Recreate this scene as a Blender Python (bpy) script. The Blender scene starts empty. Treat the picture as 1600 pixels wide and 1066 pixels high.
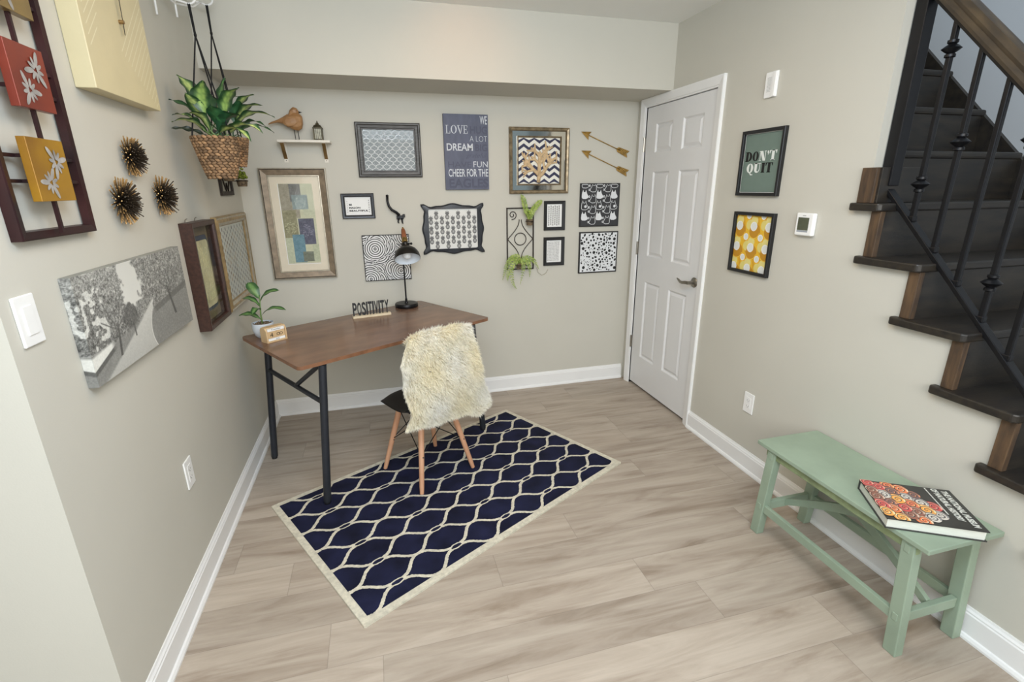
import bpy, math, random
import numpy as np
from mathutils import Vector, Matrix
C = bpy.context.scene.collection
SC = bpy.context.scene
PI = math.pi
W = 2.664          # room width (left wall x=0, right wall x=W); back wall y=0
HC = 2.464         # ceiling
HS = 2.096         # underside of the soffit
DS = 0.43          # soffit depth
YO = -2.21         # where the left wall turns its corner

# ------------------------------------------------------------------ camera, world, lights, exposure
def camera():
    yaw, pitch, roll = 0.2630, 0.3040, -0.0080
    cy, sy, cp, sp, cr, sr = math.cos(yaw), math.sin(yaw), math.cos(pitch), math.sin(pitch), math.cos(roll), math.sin(roll)
    f = Vector((sy*cp, cy*cp, -sp)); r = Vector((cy, -sy, 0)); u = r.cross(f)
    r2 = cr*r + sr*u; u2 = -sr*r + cr*u
    cd = bpy.data.cameras.new('camera'); co = bpy.data.objects.new('camera', cd); C.objects.link(co)
    m = Matrix((r2, u2, -f)).transposed().to_4x4(); m.translation = Vector((0.7816, -3.4593, 1.5197))
    co.matrix_world = m
    cd.sensor_width = 36; cd.lens = 764.6/1600*36; cd.clip_start = .02
    SC.camera = co
camera()
SC.view_settings.view_transform = 'Standard'; SC.view_settings.look = 'None'
SC.view_settings.gamma = 1; SC.view_settings.use_curve_mapping = False
SC.view_settings.exposure = 0.0
wd = bpy.data.worlds.new('world'); SC.world = wd; wd.use_nodes = True
wd.node_tree.nodes['Background'].inputs[0].default_value = (.67, .87, 1.0, 1)
wd.node_tree.nodes['Background'].inputs[1].default_value = 0.42
def area(name, loc, target, size, power, col=(1, 1, 1), size_y=None):
    l = bpy.data.lights.new(name, 'AREA'); l.energy = power; l.size = size; l.color = col
    if size_y: l.shape = 'RECTANGLE'; l.size_y = size_y
    o = bpy.data.objects.new(name, l); C.objects.link(o); o.location = loc
    o.rotation_euler = (Vector(target)-Vector(loc)).to_track_quat('-Z', 'Y').to_euler(); return o
area('ceiling_light_glow', (1.2, -1.7, 2.42), (1.2, -1.7, 0), .9, 13, (1, .77, .54))
area('near_ceiling_light_glow', (1.1, -2.9, 2.42), (1.35, -1.2, 0), 1.1, 57, (.70, .84, 1))
area('room_light_glow', (0.95, -5.0, 1.85), (1.4, -.6, 1.1), 3.0, 84, (1, .985, .94), size_y=1.3)
area('stairwell_light_glow', (3.2, -1.6, 3.9), (3.15, -1.8, 1.0), .6, 7, (.95, .98, 1))
sl = bpy.data.lights.new('downlight_beam', 'SPOT'); sl.energy = 3.0; sl.color = (1, .46, .2); sl.spot_size = math.radians(100); sl.spot_blend = 1; sl.shadow_soft_size = .04
so = bpy.data.objects.new('downlight_beam', sl); C.objects.link(so); so.location = (1.32, -.92, 2.45); so.rotation_euler = (math.radians(62), 0, 0)

# ------------------------------------------------------------------ materials
def lin(c):
    c = np.asarray(c, float)/255.
    return np.where(c <= .04045, c/12.92, ((c+.055)/1.055)**2.4)
def rgba(c): return tuple(float(x) for x in lin(c)) + (1.,)
_M = {}
def M(name, c, rough=.5, metal=0., noise=.06, scale=25, bump=0., bscale=60, stretch=None, c2=None, spec=.5, attr=False, c2amt=.5):
    if name in _M: return _M[name]
    m = bpy.data.materials.new(name); m.use_nodes = True; nt = m.node_tree; N = nt.nodes; L = nt.links
    b = N['Principled BSDF']; b.inputs['Roughness'].default_value = rough; b.inputs['Metallic'].default_value = metal
    b.inputs['Specular IOR Level'].default_value = spec
    tc = N.new('ShaderNodeTexCoord'); mp = N.new('ShaderNodeMapping'); L.new(tc.outputs['Object'], mp.inputs[0])
    if stretch: mp.inputs['Scale'].default_value = stretch
    nz = N.new('ShaderNodeTexNoise'); nz.inputs['Scale'].default_value = scale; nz.inputs['Detail'].default_value = 5; L.new(mp.outputs[0], nz.inputs['Vector'])
    if attr:
        at = N.new('ShaderNodeAttribute'); at.attribute_name = 'Col'; src = at.outputs['Color']
        mx = N.new('ShaderNodeMix'); mx.data_type = 'RGBA'; mx.blend_type = 'MULTIPLY'; mx.inputs[0].default_value = 1
        rr = N.new('ShaderNodeMapRange'); rr.inputs['To Min'].default_value = 1-noise; rr.inputs['To Max'].default_value = 1+noise*.6
        L.new(nz.outputs[0], rr.inputs[0]); L.new(src, mx.inputs[6]); L.new(rr.outputs[0], mx.inputs[7]); L.new(mx.outputs[2], b.inputs['Base Color'])
    else:
        cr = N.new('ShaderNodeValToRGB'); L.new(nz.outputs[0], cr.inputs[0])
        a = lin(c); d = lin(c2) if c2 is not None else a*(1-noise*1.5)
        up = a if c2 is not None else np.minimum(a*(1+noise), 1)
        cr.color_ramp.elements[0].position = .5-c2amt*.5 if c2 is not None else .3; cr.color_ramp.elements[1].position = .5+c2amt*.4 if c2 is not None else .7
        cr.color_ramp.elements[0].color = tuple(float(x) for x in d)+(1,); cr.color_ramp.elements[1].color = tuple(float(x) for x in up)+(1,)
        L.new(cr.outputs[0], b.inputs['Base Color'])
    if bump:
        bz = N.new('ShaderNodeTexNoise'); bz.inputs['Scale'].default_value = bscale; bz.inputs['Detail'].default_value = 3; L.new(mp.outputs[0], bz.inputs['Vector'])
        bp = N.new('ShaderNodeBump'); bp.inputs['Strength'].default_value = bump; bp.inputs['Distance'].default_value = .004
        L.new(bz.outputs[0], bp.inputs['Height']); L.new(bp.outputs[0], b.inputs['Normal'])
    _M[name] = m; return m
def glass_mat():
    if 'frame_glass' in _M: return _M['frame_glass']
    m = bpy.data.materials.new('frame_glass'); m.use_nodes = True; nt = m.node_tree; N = nt.nodes; L = nt.links
    N.remove(N['Principled BSDF']); t = N.new('ShaderNodeBsdfTransparent'); g = N.new('ShaderNodeBsdfGlossy'); g.inputs['Roughness'].default_value = .03
    fr = N.new('ShaderNodeFresnel'); fr.inputs[0].default_value = 1.30; mx = N.new('ShaderNodeMixShader')
    hf = N.new('ShaderNodeMath'); hf.operation = 'MULTIPLY'; hf.inputs[1].default_value = .5; L.new(fr.outputs[0], hf.inputs[0]); L.new(hf.outputs[0], mx.inputs[0]); L.new(t.outputs[0], mx.inputs[1]); L.new(g.outputs[0], mx.inputs[2]); L.new(mx.outputs[0], N['Material Output'].inputs[0])
    _M['frame_glass'] = m; return m

def wood_floor():
    m = bpy.data.materials.new('plank_floor'); m.use_nodes = True; nt = m.node_tree; N = nt.nodes; L = nt.links; b = N['Principled BSDF']
    def math_(op, a, bb=None, cc=None):
        n = N.new('ShaderNodeMath'); n.operation = op
        for i, x in enumerate((a, bb, cc)):
            if x is None: continue
            if isinstance(x, (int, float)): n.inputs[i].default_value = x
            else: L.new(x, n.inputs[i])
        return n.outputs[0]
    tc = N.new('ShaderNodeTexCoord'); sx = N.new('ShaderNodeSeparateXYZ'); L.new(tc.outputs['Object'], sx.inputs[0])
    x, y = sx.outputs[0], sx.outputs[1]
    yr = math_('DIVIDE', math_('ADD', y, 9.03), .182); row = math_('FLOOR', yr); fy = math_('FRACT', yr)
    wn = N.new('ShaderNodeTexWhiteNoise'); wn.noise_dimensions = '1D'; L.new(row, wn.inputs['W'])
    xr = math_('ADD', math_('DIVIDE', math_('ADD', x, 10), 1.22), math_('MULTIPLY', wn.outputs[0], 3.7)); col = math_('FLOOR', xr); fx = math_('FRACT', xr)
    w2 = N.new('ShaderNodeTexWhiteNoise'); w2.noise_dimensions = '2D'; cb = N.new('ShaderNodeCombineXYZ'); L.new(row, cb.inputs[0]); L.new(col, cb.inputs[1]); L.new(cb.outputs[0], w2.inputs[0])
    rnd = w2.outputs[0]
    cv = N.new('ShaderNodeCombineXYZ'); L.new(math_('ADD', math_('MULTIPLY', x, 1.0), math_('MULTIPLY', rnd, 37.)), cv.inputs[0])
    L.new(math_('MULTIPLY', y, 7.5), cv.inputs[1]); L.new(math_('MULTIPLY', rnd, 11.), cv.inputs[2])
    n1 = N.new('ShaderNodeTexNoise'); n1.inputs['Scale'].default_value = 1.6; n1.inputs['Detail'].default_value = 6; n1.inputs['Roughness'].default_value = .62; n1.inputs['Distortion'].default_value = .7; L.new(cv.outputs[0], n1.inputs['Vector'])
    cv2 = N.new('ShaderNodeCombineXYZ'); L.new(math_('ADD', math_('MULTIPLY', x, 2.2), math_('MULTIPLY', rnd, 51.)), cv2.inputs[0]); L.new(math_('MULTIPLY', y, 55.), cv2.inputs[1])
    n2 = N.new('ShaderNodeTexNoise'); n2.inputs['Scale'].default_value = 1.5; n2.inputs['Detail'].default_value = 4; L.new(cv2.outputs[0], n2.inputs['Vector'])
    cr = N.new('ShaderNodeValToRGB'); e = cr.color_ramp.elements; e[0].position = .30; e[0].color = rgba((142, 127, 112)); e[1].position = .62; e[1].color = rgba((181, 169, 155))
    e2 = cr.color_ramp.elements.new(.46); e2.color = rgba((167, 154, 140))
    L.new(n1.outputs[0], cr.inputs[0])
    v = math_('ADD', math_('MULTIPLY', n2.outputs[0], .22), math_('ADD', math_('MULTIPLY', rnd, .13), .83))
    seam = math_('MAXIMUM', math_('GREATER_THAN', math_('ABSOLUTE', math_('SUBTRACT', fy, .5)), .4935), math_('GREATER_THAN', math_('ABSOLUTE', math_('SUBTRACT', fx, .5)), .4988))
    v2 = math_('MULTIPLY', v, math_('SUBTRACT', 1., math_('MULTIPLY', seam, .22)))
    mx = N.new('ShaderNodeMix'); mx.data_type = 'RGBA'; mx.blend_type = 'MULTIPLY'; mx.inputs[0].default_value = 1; L.new(cr.outputs[0], mx.inputs[6]); L.new(v2, mx.inputs[7])
    L.new(mx.outputs[2], b.inputs['Base Color']); b.inputs['Roughness'].default_value = .42; b.inputs['Specular IOR Level'].default_value = .35
    bp = N.new('ShaderNodeBump'); bp.inputs['Strength'].default_value = .12; bp.inputs['Distance'].default_value = .002; L.new(n2.outputs[0], bp.inputs['Height']); L.new(bp.outputs[0], b.inputs['Normal'])
    return m

WALL = M('greige_paint', (199, 196, 185), .75, noise=.012, scale=3, bump=.05, bscale=220)
CEIL = M('ceiling_paint', (238, 239, 236), .85, noise=.01, scale=3)
WHITE = M('white_trim_paint', (236, 236, 235), .38, noise=.01, scale=6)
WHITEPL = M('white_plastic', (240, 240, 238), .3, noise=.01)
BLACK = M('satin_black', (26, 26, 28), .4, noise=.1)
BLACKM = M('black_metal', (24, 24, 27), .38, .4, noise=.1)
GOLD = M('aged_gold', (178, 140, 78), .38, .75, noise=.25, scale=40)
IRON = M('dark_iron', (52, 44, 40), .5, .5, noise=.3, scale=40)
ART = M('printed_art', (0, 0, 0), .6, noise=.03, attr=True)

# ------------------------------------------------------------------ mesh builder
def rot_to(d):
    return Vector(d).normalized().to_track_quat('Z', 'Y').to_matrix()
class MB:
    def __init__(s): s.v = []; s.f = []; s.mi = []; s.mats = []; s.col = None
    def slot(s, m):
        if m not in s.mats: s.mats.append(m)
        return s.mats.index(m)
    def add(s, vs, fs, m, col=None):
        n = len(s.v); s.v += [tuple(p) for p in vs]; k = s.slot(m)
        s.f += [tuple(i+n for i in f) for f in fs]; s.mi += [k]*len(fs)
        if col is not None or s.col is not None:
            if s.col is None: s.col = [(.5, .5, .5, 1)]*n
            s.col += [rgba(c) for c in col] if (col is not None and len(col) == len(vs) and not isinstance(col[0], (int, float))) else [rgba(col) if col is not None else (.5, .5, .5, 1)]*len(vs)
        return s
    def box(s, c, d, m, R=None, col=None):
        vs = [Vector(((i & 1)-.5, ((i >> 1) & 1)-.5, ((i >> 2) & 1)-.5)) for i in range(8)]
        vs = [Vector((a.x*d[0], a.y*d[1], a.z*d[2])) for a in vs]
        if R: vs = [R @ a for a in vs]
        vs = [a+Vector(c) for a in vs]
        return s.add(vs, [(0, 2, 3, 1), (4, 5, 7, 6), (0, 1, 5, 4), (2, 6, 7, 3), (0, 4, 6, 2), (1, 3, 7, 5)], m, col)
    def b2(s, x0, x1, y0, y1, z0, z1, m): return s.box(((x0+x1)/2, (y0+y1)/2, (z0+z1)/2), (abs(x1-x0), abs(y1-y0), abs(z1-z0)), m)
    def bar(s, a, b, w, h, m, up=(0, 0, 1)):
        a, b = Vector(a), Vector(b); d = (b-a).normalized(); sd = d.cross(Vector(up)).normalized(); u2 = sd.cross(d)
        R = Matrix((sd, u2, d)).transposed(); return s.box((a+b)/2, (w, h, (b-a).length), m, R)
    def tube(s, pts, r, m, n=8, cap=True, col=None, flat=None):
        pts = [Vector(p) for p in pts]; k = len(pts); rs = r if isinstance(r, (list, tuple)) else [r]*k
        vs = []; t0 = (pts[1]-pts[0]).normalized(); ref = Vector((0, 0, 1)) if abs(t0.z) < .9 else Vector((1, 0, 0)); sd = t0.cross(ref).normalized()
        for i, p in enumerate(pts):
            t = (pts[min(i+1, k-1)]-pts[max(i-1, 0)]).normalized(); sd = (sd-t*sd.dot(t)).normalized(); u = t.cross(sd)
            for j in range(n):
                a = 2*PI*j/n; q = p+(sd*math.cos(a)+u*math.sin(a))*rs[i]
                vs.append(q)
        fs = [(i*n+j, i*n+(j+1) % n, (i+1)*n+(j+1) % n, (i+1)*n+j) for i in range(k-1) for j in range(n)]
        if cap: fs += [tuple(range(n))[::-1], tuple((k-1)*n+j for j in range(n))]
        return s.add(vs, fs, m, col)
    def lathe(s, prof, m, c=(0, 0, 0), n=28, R=None, caps=False, col=None):
        vs = []
        for r, z in prof:
            for j in range(n):
                a = 2*PI*j/n; p = Vector((r*math.cos(a), r*math.sin(a), z))
                vs.append((R @ p if R else p)+Vector(c))
        k = len(prof); fs = [(i*n+j, i*n+(j+1) % n, (i+1)*n+(j+1) % n, (i+1)*n+j) for i in range(k-1) for j in range(n)]
        if caps: fs += [tuple(range(n))[::-1], tuple((k-1)*n+j for j in range(n))]
        return s.add(vs, fs, m, col)
    def ball(s, c, r, m, n=10, k=7, R=None, col=None):
        r = r if isinstance(r, (list, tuple)) else (r, r, r); vs = []
        for i in range(k+1):
            t = PI*i/k
            for j in range(n):
                a = 2*PI*j/n; p = Vector((r[0]*math.sin(t)*math.cos(a), r[1]*math.sin(t)*math.sin(a), r[2]*math.cos(t)))
                vs.append((R @ p if R else p)+Vector(c))
        fs = [(i*n+j, (i+1)*n+j, (i+1)*n+(j+1) % n, i*n+(j+1) % n) for i in range(k) for j in range(n)]
        return s.add(vs, fs, m, col)
    def prism(s, poly, z0, z1, m, T=None):
        n = len(poly); vs = [Vector((x, y, z0)) for x, y in poly]+[Vector((x, y, z1)) for x, y in poly]
        if T: vs = [T(p) for p in vs]
        fs = [tuple(range(n))[::-1], tuple(range(n, 2*n))]+[(i, (i+1) % n, n+(i+1) % n, n+i) for i in range(n)]
        return s.add(vs, fs, m)
    # flat drawing in a plane (local x right, y up, z out of the surface)
    def poly(s, pts, z, m): return s.add([(x, y, z) for x, y in pts], [tuple(range(len(pts)))], m)
    def rect(s, x0, y0, x1, y1, z, m): return s.poly([(x0, y0), (x1, y0), (x1, y1), (x0, y1)], z, m)
    def ell(s, cx, cy, rx, ry, z, m, a=0, n=18):
        ca, sa = math.cos(a), math.sin(a)
        return s.poly([(cx+rx*math.cos(t)*ca-ry*math.sin(t)*sa, cy+rx*math.cos(t)*sa+ry*math.sin(t)*ca) for t in [2*PI*i/n for i in range(n)]], z, m)
    def stroke(s, pts, w, z, m, closed=False):
        P = [Vector((p[0], p[1])) for p in pts]; k = len(P); vs = []
        for i in range(k):
            a = P[(i-1) % k] if closed or i > 0 else P[i]; b = P[(i+1) % k] if closed or i < k-1 else P[i]
            t = (b-a); t = t.normalized() if t.length > 1e-9 else Vector((1, 0)); nn = Vector((-t.y, t.x)); ww = w[i] if isinstance(w, (list, tuple)) else w
            for sg in (-.5, .5): q = P[i]+nn*ww*sg; vs.append((q.x, q.y, z))
        fs = [(2*i, 2*i+2, 2*i+3, 2*i+1) for i in range(k-1)]
        if closed: fs.append((2*k-2, 0, 1, 2*k-1))
        return s.add(vs, fs, m)
    def ring(s, w, h, prof, mats, cx=0, cy=0):
        """mitred rectangular frame; prof = [(inset, height)...], mats per segment"""
        vs = []
        for ins, z in prof:
            a, b = w/2-ins, h/2-ins; vs += [(cx-a, cy-b, z), (cx+a, cy-b, z), (cx+a, cy+b, z), (cx-a, cy+b, z)]
        for i in range(len(prof)-1):
            mm = mats[i] if isinstance(mats, (list, tuple)) else mats
            s.add(vs[4*i:4*i+8], [(j, (j+1) % 4, 4+(j+1) % 4, 4+j) for j in range(4)], mm)
        return s
    def text(s, st, x0, y0, x1, y1, z, m, flipT=None, bold=0., shear=0.):
        vs, fs = glyphs(st, bold, shear)
        if not vs: return s
        xs = [p[0] for p in vs]; ys = [p[1] for p in vs]; a, b, c, d = min(xs), max(xs), min(ys), max(ys)
        q = [(x0+(p[0]-a)/(b-a)*(x1-x0), y0+(p[1]-c)/(d-c)*(y1-y0), z) for p in vs]
        if flipT: q = [flipT(p) for p in q]
        return s.add(q, fs, m)
    def build(s, name, parent=None, smooth=False, bevel=0, sharp=None):
        me = bpy.data.meshes.new(name); me.from_pydata([tuple(p) for p in s.v], [], s.f)
        for m in s.mats: me.materials.append(m)
        me.polygons.foreach_set('material_index', s.mi)
        if s.col is not None:
            at = me.color_attributes.new('Col', 'FLOAT_COLOR', 'POINT'); at.data.foreach_set('color', np.array(s.col, 'f').ravel())
        if smooth: me.polygons.foreach_set('use_smooth', [True]*len(s.f))
        me.update(); o = bpy.data.objects.new(name, me); C.objects.link(o)
        if smooth and sharp: me.set_sharp_from_angle(angle=math.radians(sharp))
        if parent: o.parent = parent
        if bevel:
            b = o.modifiers.new('bevel', 'BEVEL'); b.width = bevel; b.segments = 2; b.limit_method = 'ANGLE'; b.angle_limit = math.radians(40)
        return o
_G = {}
def glyphs(st, bold=0., shear=0.):
    key = (st, bold, shear)
    if key in _G: return _G[key]
    cu = bpy.data.curves.new('lettering', 'FONT'); cu.body = st; cu.resolution_u = 4; cu.offset = bold; cu.shear = shear
    o = bpy.data.objects.new('lettering', cu); C.objects.link(o)
    dg = bpy.context.evaluated_depsgraph_get(); me = bpy.data.meshes.new_from_object(o.evaluated_get(dg))
    r = ([tuple(v.co) for v in me.vertices], [tuple(p.vertices) for p in me.polygons])
    bpy.data.objects.remove(o); bpy.data.curves.remove(cu); bpy.data.meshes.remove(me); _G[key] = r; return r
def tag(o, label=None, cat=None, group=None, kind=None):
    for k, v in (('label', label), ('category', cat), ('group', group), ('kind', kind)):
        if v: o[k] = v
    return o
def empty(name, M4, label, cat, group=None):
    o = bpy.data.objects.new(name, None); C.objects.link(o); o.empty_display_size = .05
    o.matrix_world = M4 if isinstance(M4, Matrix) else Matrix.Translation(Vector(M4)); return tag(o, label, cat, group)
def on_wall(side, u, z, out=0.):
    if side == 'back': ax, ay, az, t = (1, 0, 0), (0, 0, 1), (0, -1, 0), (u, -out, z)
    if side == 'left': ax, ay, az, t = (0, 1, 0), (0, 0, 1), (1, 0, 0), (out, u, z)
    if side == 'right': ax, ay, az, t = (0, -1, 0), (0, 0, 1), (-1, 0, 0), (W-out, u, z)
    m = Matrix((ax, ay, az)).transposed().to_4x4(); m.translation = Vector(t); return m
def paint(name, parent, w, h, nx, ny, fn, z, mat=None, cx=0, cy=0):
    """a print whose picture is computed by fn(U, V) -> sRGB 0..255, stored as vertex colours"""
    u = np.linspace(0, 1, nx); v = np.linspace(0, 1, ny); U, V = np.meshgrid(u, v)
    col = lin(np.clip(fn(U, V), 0, 255)).reshape(-1, 3)
    vs = np.stack([cx+(U-.5)*w, cy+(V-.5)*h, np.full_like(U, z)], -1).reshape(-1, 3)
    i = np.arange(nx*ny).reshape(ny, nx); f = np.stack([i[:-1, :-1], i[:-1, 1:], i[1:, 1:], i[1:, :-1]], -1).reshape(-1, 4)
    me = bpy.data.meshes.new(name); me.from_pydata(vs.tolist(), [], f.tolist()); me.materials.append(mat or ART)
    at = me.color_attributes.new('Col', 'FLOAT_COLOR', 'POINT'); at.data.foreach_set('color', np.concatenate([col, np.ones((len(col), 1))], 1).astype('f').ravel())
    o = bpy.data.objects.new(name, me); C.objects.link(o); o.parent = parent; return o
def vnoise(U, V, sx, sy, seed=0, oct=1):
    out = np.zeros_like(U); amp = 1.; tot = 0
    for k in range(oct):
        rs = np.random.RandomState(seed+k*17); g = rs.rand(int(sy)+3, int(sx)+3); x = U*sx; y = V*sy
        xi = np.floor(x).astype(int); yi = np.floor(y).astype(int); fx = x-xi; fy = y-yi; fx = fx*fx*(3-2*fx); fy = fy*fy*(3-2*fy)
        out += amp*((g[yi, xi]*(1-fx)+g[yi, xi+1]*fx)*(1-fy)+(g[yi+1, xi]*(1-fx)+g[yi+1, xi+1]*fx)*fy); tot += amp; amp *= .55; sx *= 2; sy *= 2
    return out/tot
def mixc(a, b, t):
    t = np.clip(t, 0, 1)[..., None]; return np.asarray(a, float)*(1-t)+np.asarray(b, float)*t

# ------------------------------------------------------------------ the room
def struct(name, mb, **k): return tag(mb.build(name, **k), kind='structure')
struct('floor', MB().b2(-3, W+1.0, -6, .12, -.06, 0, wood_floor()))
mb = MB(); mb.b2(-3, W+.11, -6, .12, HC, HC+.06, CEIL); struct('ceiling', mb)
struct('wall_back', MB().b2(-.12, W+1.0, 0, .12, 0, 3.9, WALL))
struct('wall_left', MB().b2(-.12, 0, YO, 0, 0, HC, WALL))
struct('wall_left_return', MB().b2(-3, -.12, YO, YO+.12, 0, HC, WALL))
struct('wall_soffit', MB().b2(0, W, -DS, 0, HS, HC, WALL))
RISE, RUN = .204, .1935
TR = lambda k: 1.451-.204*k           # tread tops, k=0 is the uppermost open tread
AY = lambda k: -1.925-RUN*(k-1)        # where the wall steps below tread k-1
poly = [(0, 0), (-.121, 0), (-.121, 2.045), (-.885, 2.045), (-.885, 0)]
ks = []
for k in range(1, 8):
    ks += [(AY(k), TR(k-1)-.03), (AY(k), TR(k)-.03)]
poly += [(AY(7)-.02, 0), (AY(7)-.02, TR(7)+.02)]
poly += list(reversed(ks[:-1])) + [(-1.885, TR(0)-.03), (-1.885, HC), (0, HC)]
mb = MB(); mb.prism([(p[0], p[1]) for p in poly], 0, .11, WALL, T=lambda p: Vector((W+p.z, p.x, p.y)))
struct('wall_right', mb)
STW = M('stairwell_paint', (196, 200, 205), .75, noise=.01, scale=3)
struct('wall_stairwell', MB().b2(W+1.0, W+1.1, -6, .12, 0, 3.9, STW))
# baseboards
def base_profile(t, h): return [(0, 0), (t+.011, 0), (t+.011, .008), (t+.006, .017), (t, .02), (t, h*.80), (t-.003, h*.84), (t-.003, h*.88), (t-.008, h*.94), (t-.010, h), (0, h)]
def baseboard(name, T, L):
    pr = base_profile(.014, .117); n = len(pr); vs = [T(a, 0, z) for a, z in pr]+[T(a, L, z) for a, z in pr]
    mb = MB(); mb.add(vs, [(i, (i+1) % n, n+(i+1) % n, n+i) for i in range(n)]+[tuple(range(n)), tuple(range(n, 2*n))], WHITE); return struct(name, mb)
baseboard('baseboard_back', lambda a, s, z: (.0+s, -a, z), W-.018)
baseboard('baseboard_left', lambda a, s, z: (a, -s, z), -YO+.012)
baseboard('baseboard_right', lambda a, s, z: (W-a, -.942-s, z), 2.2)
baseboard('baseboard_left_return', lambda a, s, z: (-s, YO-a, z), 2.8)

# door in the right wall, beside the back corner
DR = Matrix(((0, 0, -1, W), (-1, 0, 0, 0), (0, 1, 0, 0), (0, 0, 0, 1)))   # local x = towards the camera, y = up, z = out of the wall
door = bpy.data.objects.new('door_1', None); C.objects.link(door); door.matrix_world = DR; tag(door, kind='structure')
tr = bpy.data.objects.new('trim_1', None); C.objects.link(tr); tr.matrix_world = DR; tag(tr, kind='structure')
mb = MB()
cprof = [(0, 0), (0, .017), (.006, .019), (.02, .016), (.045, .012), (.05, .008), (.057, .008), (.057, -.11)]
def casing(mb, x0, x1, top):
    pr = cprof
    for i in range(len(pr)-1):
        (a, za), (b, zb) = pr[i], pr[i+1]
        L = [((x0+a, 0, za), (x0+b, 0, zb)), ((x0+a, top-a, za), (x0+b, top-b, zb)), ((x1-a, top-a, za), (x1-b, top-b, zb)), ((x1-a, 0, za), (x1-b, 0, zb))]
        for j in range(3): mb.add([L[j][0], L[j][1], L[j+1][1], L[j+1][0]], [(0, 1, 2, 3)], WHITE)
casing(mb, .064, .942, 2.095); mb.build('door_casing', tr)
# stop behind the slab
mb = MB(); mb.b2(.121, .133, 0, 2.038, -.06, -.045, WHITE); mb.b2(.873, .885, 0, 2.038, -.06, -.045, WHITE); mb.b2(.121, .885, 2.026, 2.038, -.06, -.045, WHITE); mb.build('door_stop', tr)
DOORP = M('door_paint', (226, 226, 226), .42, noise=.01, scale=5)
mb = MB(); X0, X1, Z0, Z1 = .124, .882, .02, 2.034; F = -.006
xs = [X0, .245, .450, .558, .770, X1]; zs = [Z0, .255, .850, 1.032, 1.620, 1.738, 1.928, Z1]
for i in range(5):
    for j in range(7):
        hole = i in (1, 3) and j in (1, 3, 5)
        if not hole: mb.rect(xs[i], zs[j], xs[i+1], zs[j+1], F, DOORP)
        else:
            w, h = xs[i+1]-xs[i], zs[j+1]-zs[j]; cx, cy = (xs[i]+xs[i+1])/2, (zs[j]+zs[j+1])/2
            mb.ring(w, h, [(0, F), (.004, F-.001), (.012, F-.010), (.018, F-.011), (.036, F-.003), (.038, F-.003)], DOORP, cx, cy)
            mb.rect(cx-w/2+.038, cy-h/2+.038, cx+w/2-.038, cy+h/2-.038, F-.003, DOORP)
mb.add([(X0, Z0, F), (X1, Z0, F), (X1, Z1, F), (X0, Z1, F), (X0, Z0, F-.035), (X1, Z0, F-.035), (X1, Z1, F-.035), (X0, Z1, F-.035)], [(0, 1, 5, 4), (1, 2, 6, 5), (2, 3, 7, 6), (3, 0, 4, 7), (4, 5, 6, 7)], DOORP)
mb.build('door_slab', door)
NICK = M('brushed_nickel', (150, 145, 135), .28, .9, noise=.1)
mb = MB(); mb.lathe([(0, .0), (.031, .0), (.032, .004), (.027, .010), (.013, .013), (.011, .03), (.011, .052), (0, .054)], NICK, (.838, .945, F), 24)
mb.tube([(.838, .945, F+.046), (.815, .944, F+.052), (.79, .939, F+.054), (.765, .941, F+.054), (.74, .951, F+.052), (.722, .957, F+.05)], [.010, .011, .010, .009, .007, .003], NICK, 10)
tag(mb.build('door_handle', door, smooth=True, sharp=40), 'brushed nickel lever')
mb = MB(); mb.b2(.879, .8845, .905, .965, F-.004, F+.0015, NICK); mb.build('latch_plate', door)
for zz in (1.80, 1.08, .35):
    mb = MB(); mb.b2(.1145, .1235, zz-.045, zz+.045, -.006, .004, NICK); mb.tube([(.119, zz-.048, .006), (.119, zz+.048, .006)], .006, NICK, 8); mb.build('hinge', door)

# ------------------------------------------------------------------ stairs beyond the right wall
SW = M('stained_stair_wood', (50, 44, 36), .42, noise=.2, scale=6, stretch=(1.2, 6, 6), c2=(24, 22, 22), bump=.1, bscale=30)
SB = M('worn_brown_wood', (98, 76, 54), .5, scale=7, stretch=(8, 8, 1.2), c2=(44, 36, 32), bump=.1)
st = empty('staircase', (W+.5, -2.9, 0), 'dark stained wooden staircase rising behind the stepped wall edge', 'staircase')
def under(root, o): o.parent = root; o.matrix_parent_inverse = root.matrix_world.inverted(); return o
for k in range(-5, 8):
    z = TR(k); nose = AY(k+1)-.045; back = AY(k)-.03
    mb = MB()
    if k >= 0:
        tip = {0: -1.835}.get(k, AY(k)+.026); x0 = W-.034
        if k == 0: back_in = -1.885
        pl = [(x0+.012, nose), (W+.99, nose), (W+.99, back), (W+.06 if k == 0 else W+.11, back), (W+.06 if k == 0 else W+.11, AY(k) if k else -1.886), (W+.0, AY(k) if k else -1.886), (W+.0, tip), (x0+.008, tip), (x0, tip-.008), (x0, nose+.012)]
    else: pl = [(W+.11, nose), (W+.99, nose), (W+.99, back), (W+.11, back)]
    mb.prism(pl, z-.03, z, SW); under(st, mb.build('tread', bevel=.011))
    mb = MB(); zb = TR(k+1) if k < 7 else 0
    fy = AY(k+1)-.035
    if z-.03 > zb: mb.b2(W+.01 if k >= 0 else W+.11, W+.99, fy, fy+.02, zb, z-.03, SW); under(st, mb.build('riser'))
    if k >= 0:
        mb = MB(); mb.b2(W-.012, W+.012, AY(k+1)-.038, AY(k+1)+.002, zb, z-.03, SB); under(st, mb.build('trim_strip', bevel=.002))
mb = MB(); mb.b2(W-.016, W+.02, -1.915, -1.853, TR(0), TR(0)+.132, SB); mb.b2(W+.0, W+.2, -1.925, -1.897, TR(0), TR(0)+.132, SW); under(st, mb.build('trim_strip', bevel=.002))
sk = [(-.9, 2.537), (-2.9, .463), (-2.9, .05), (-.9, 2.1)]
mb = MB(); mb.prism(sk, W+.975, W+1.0, SW, T=lambda p: Vector((p.z, p.x, p.y))); under(st, mb.build('skirt_board'))
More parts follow.
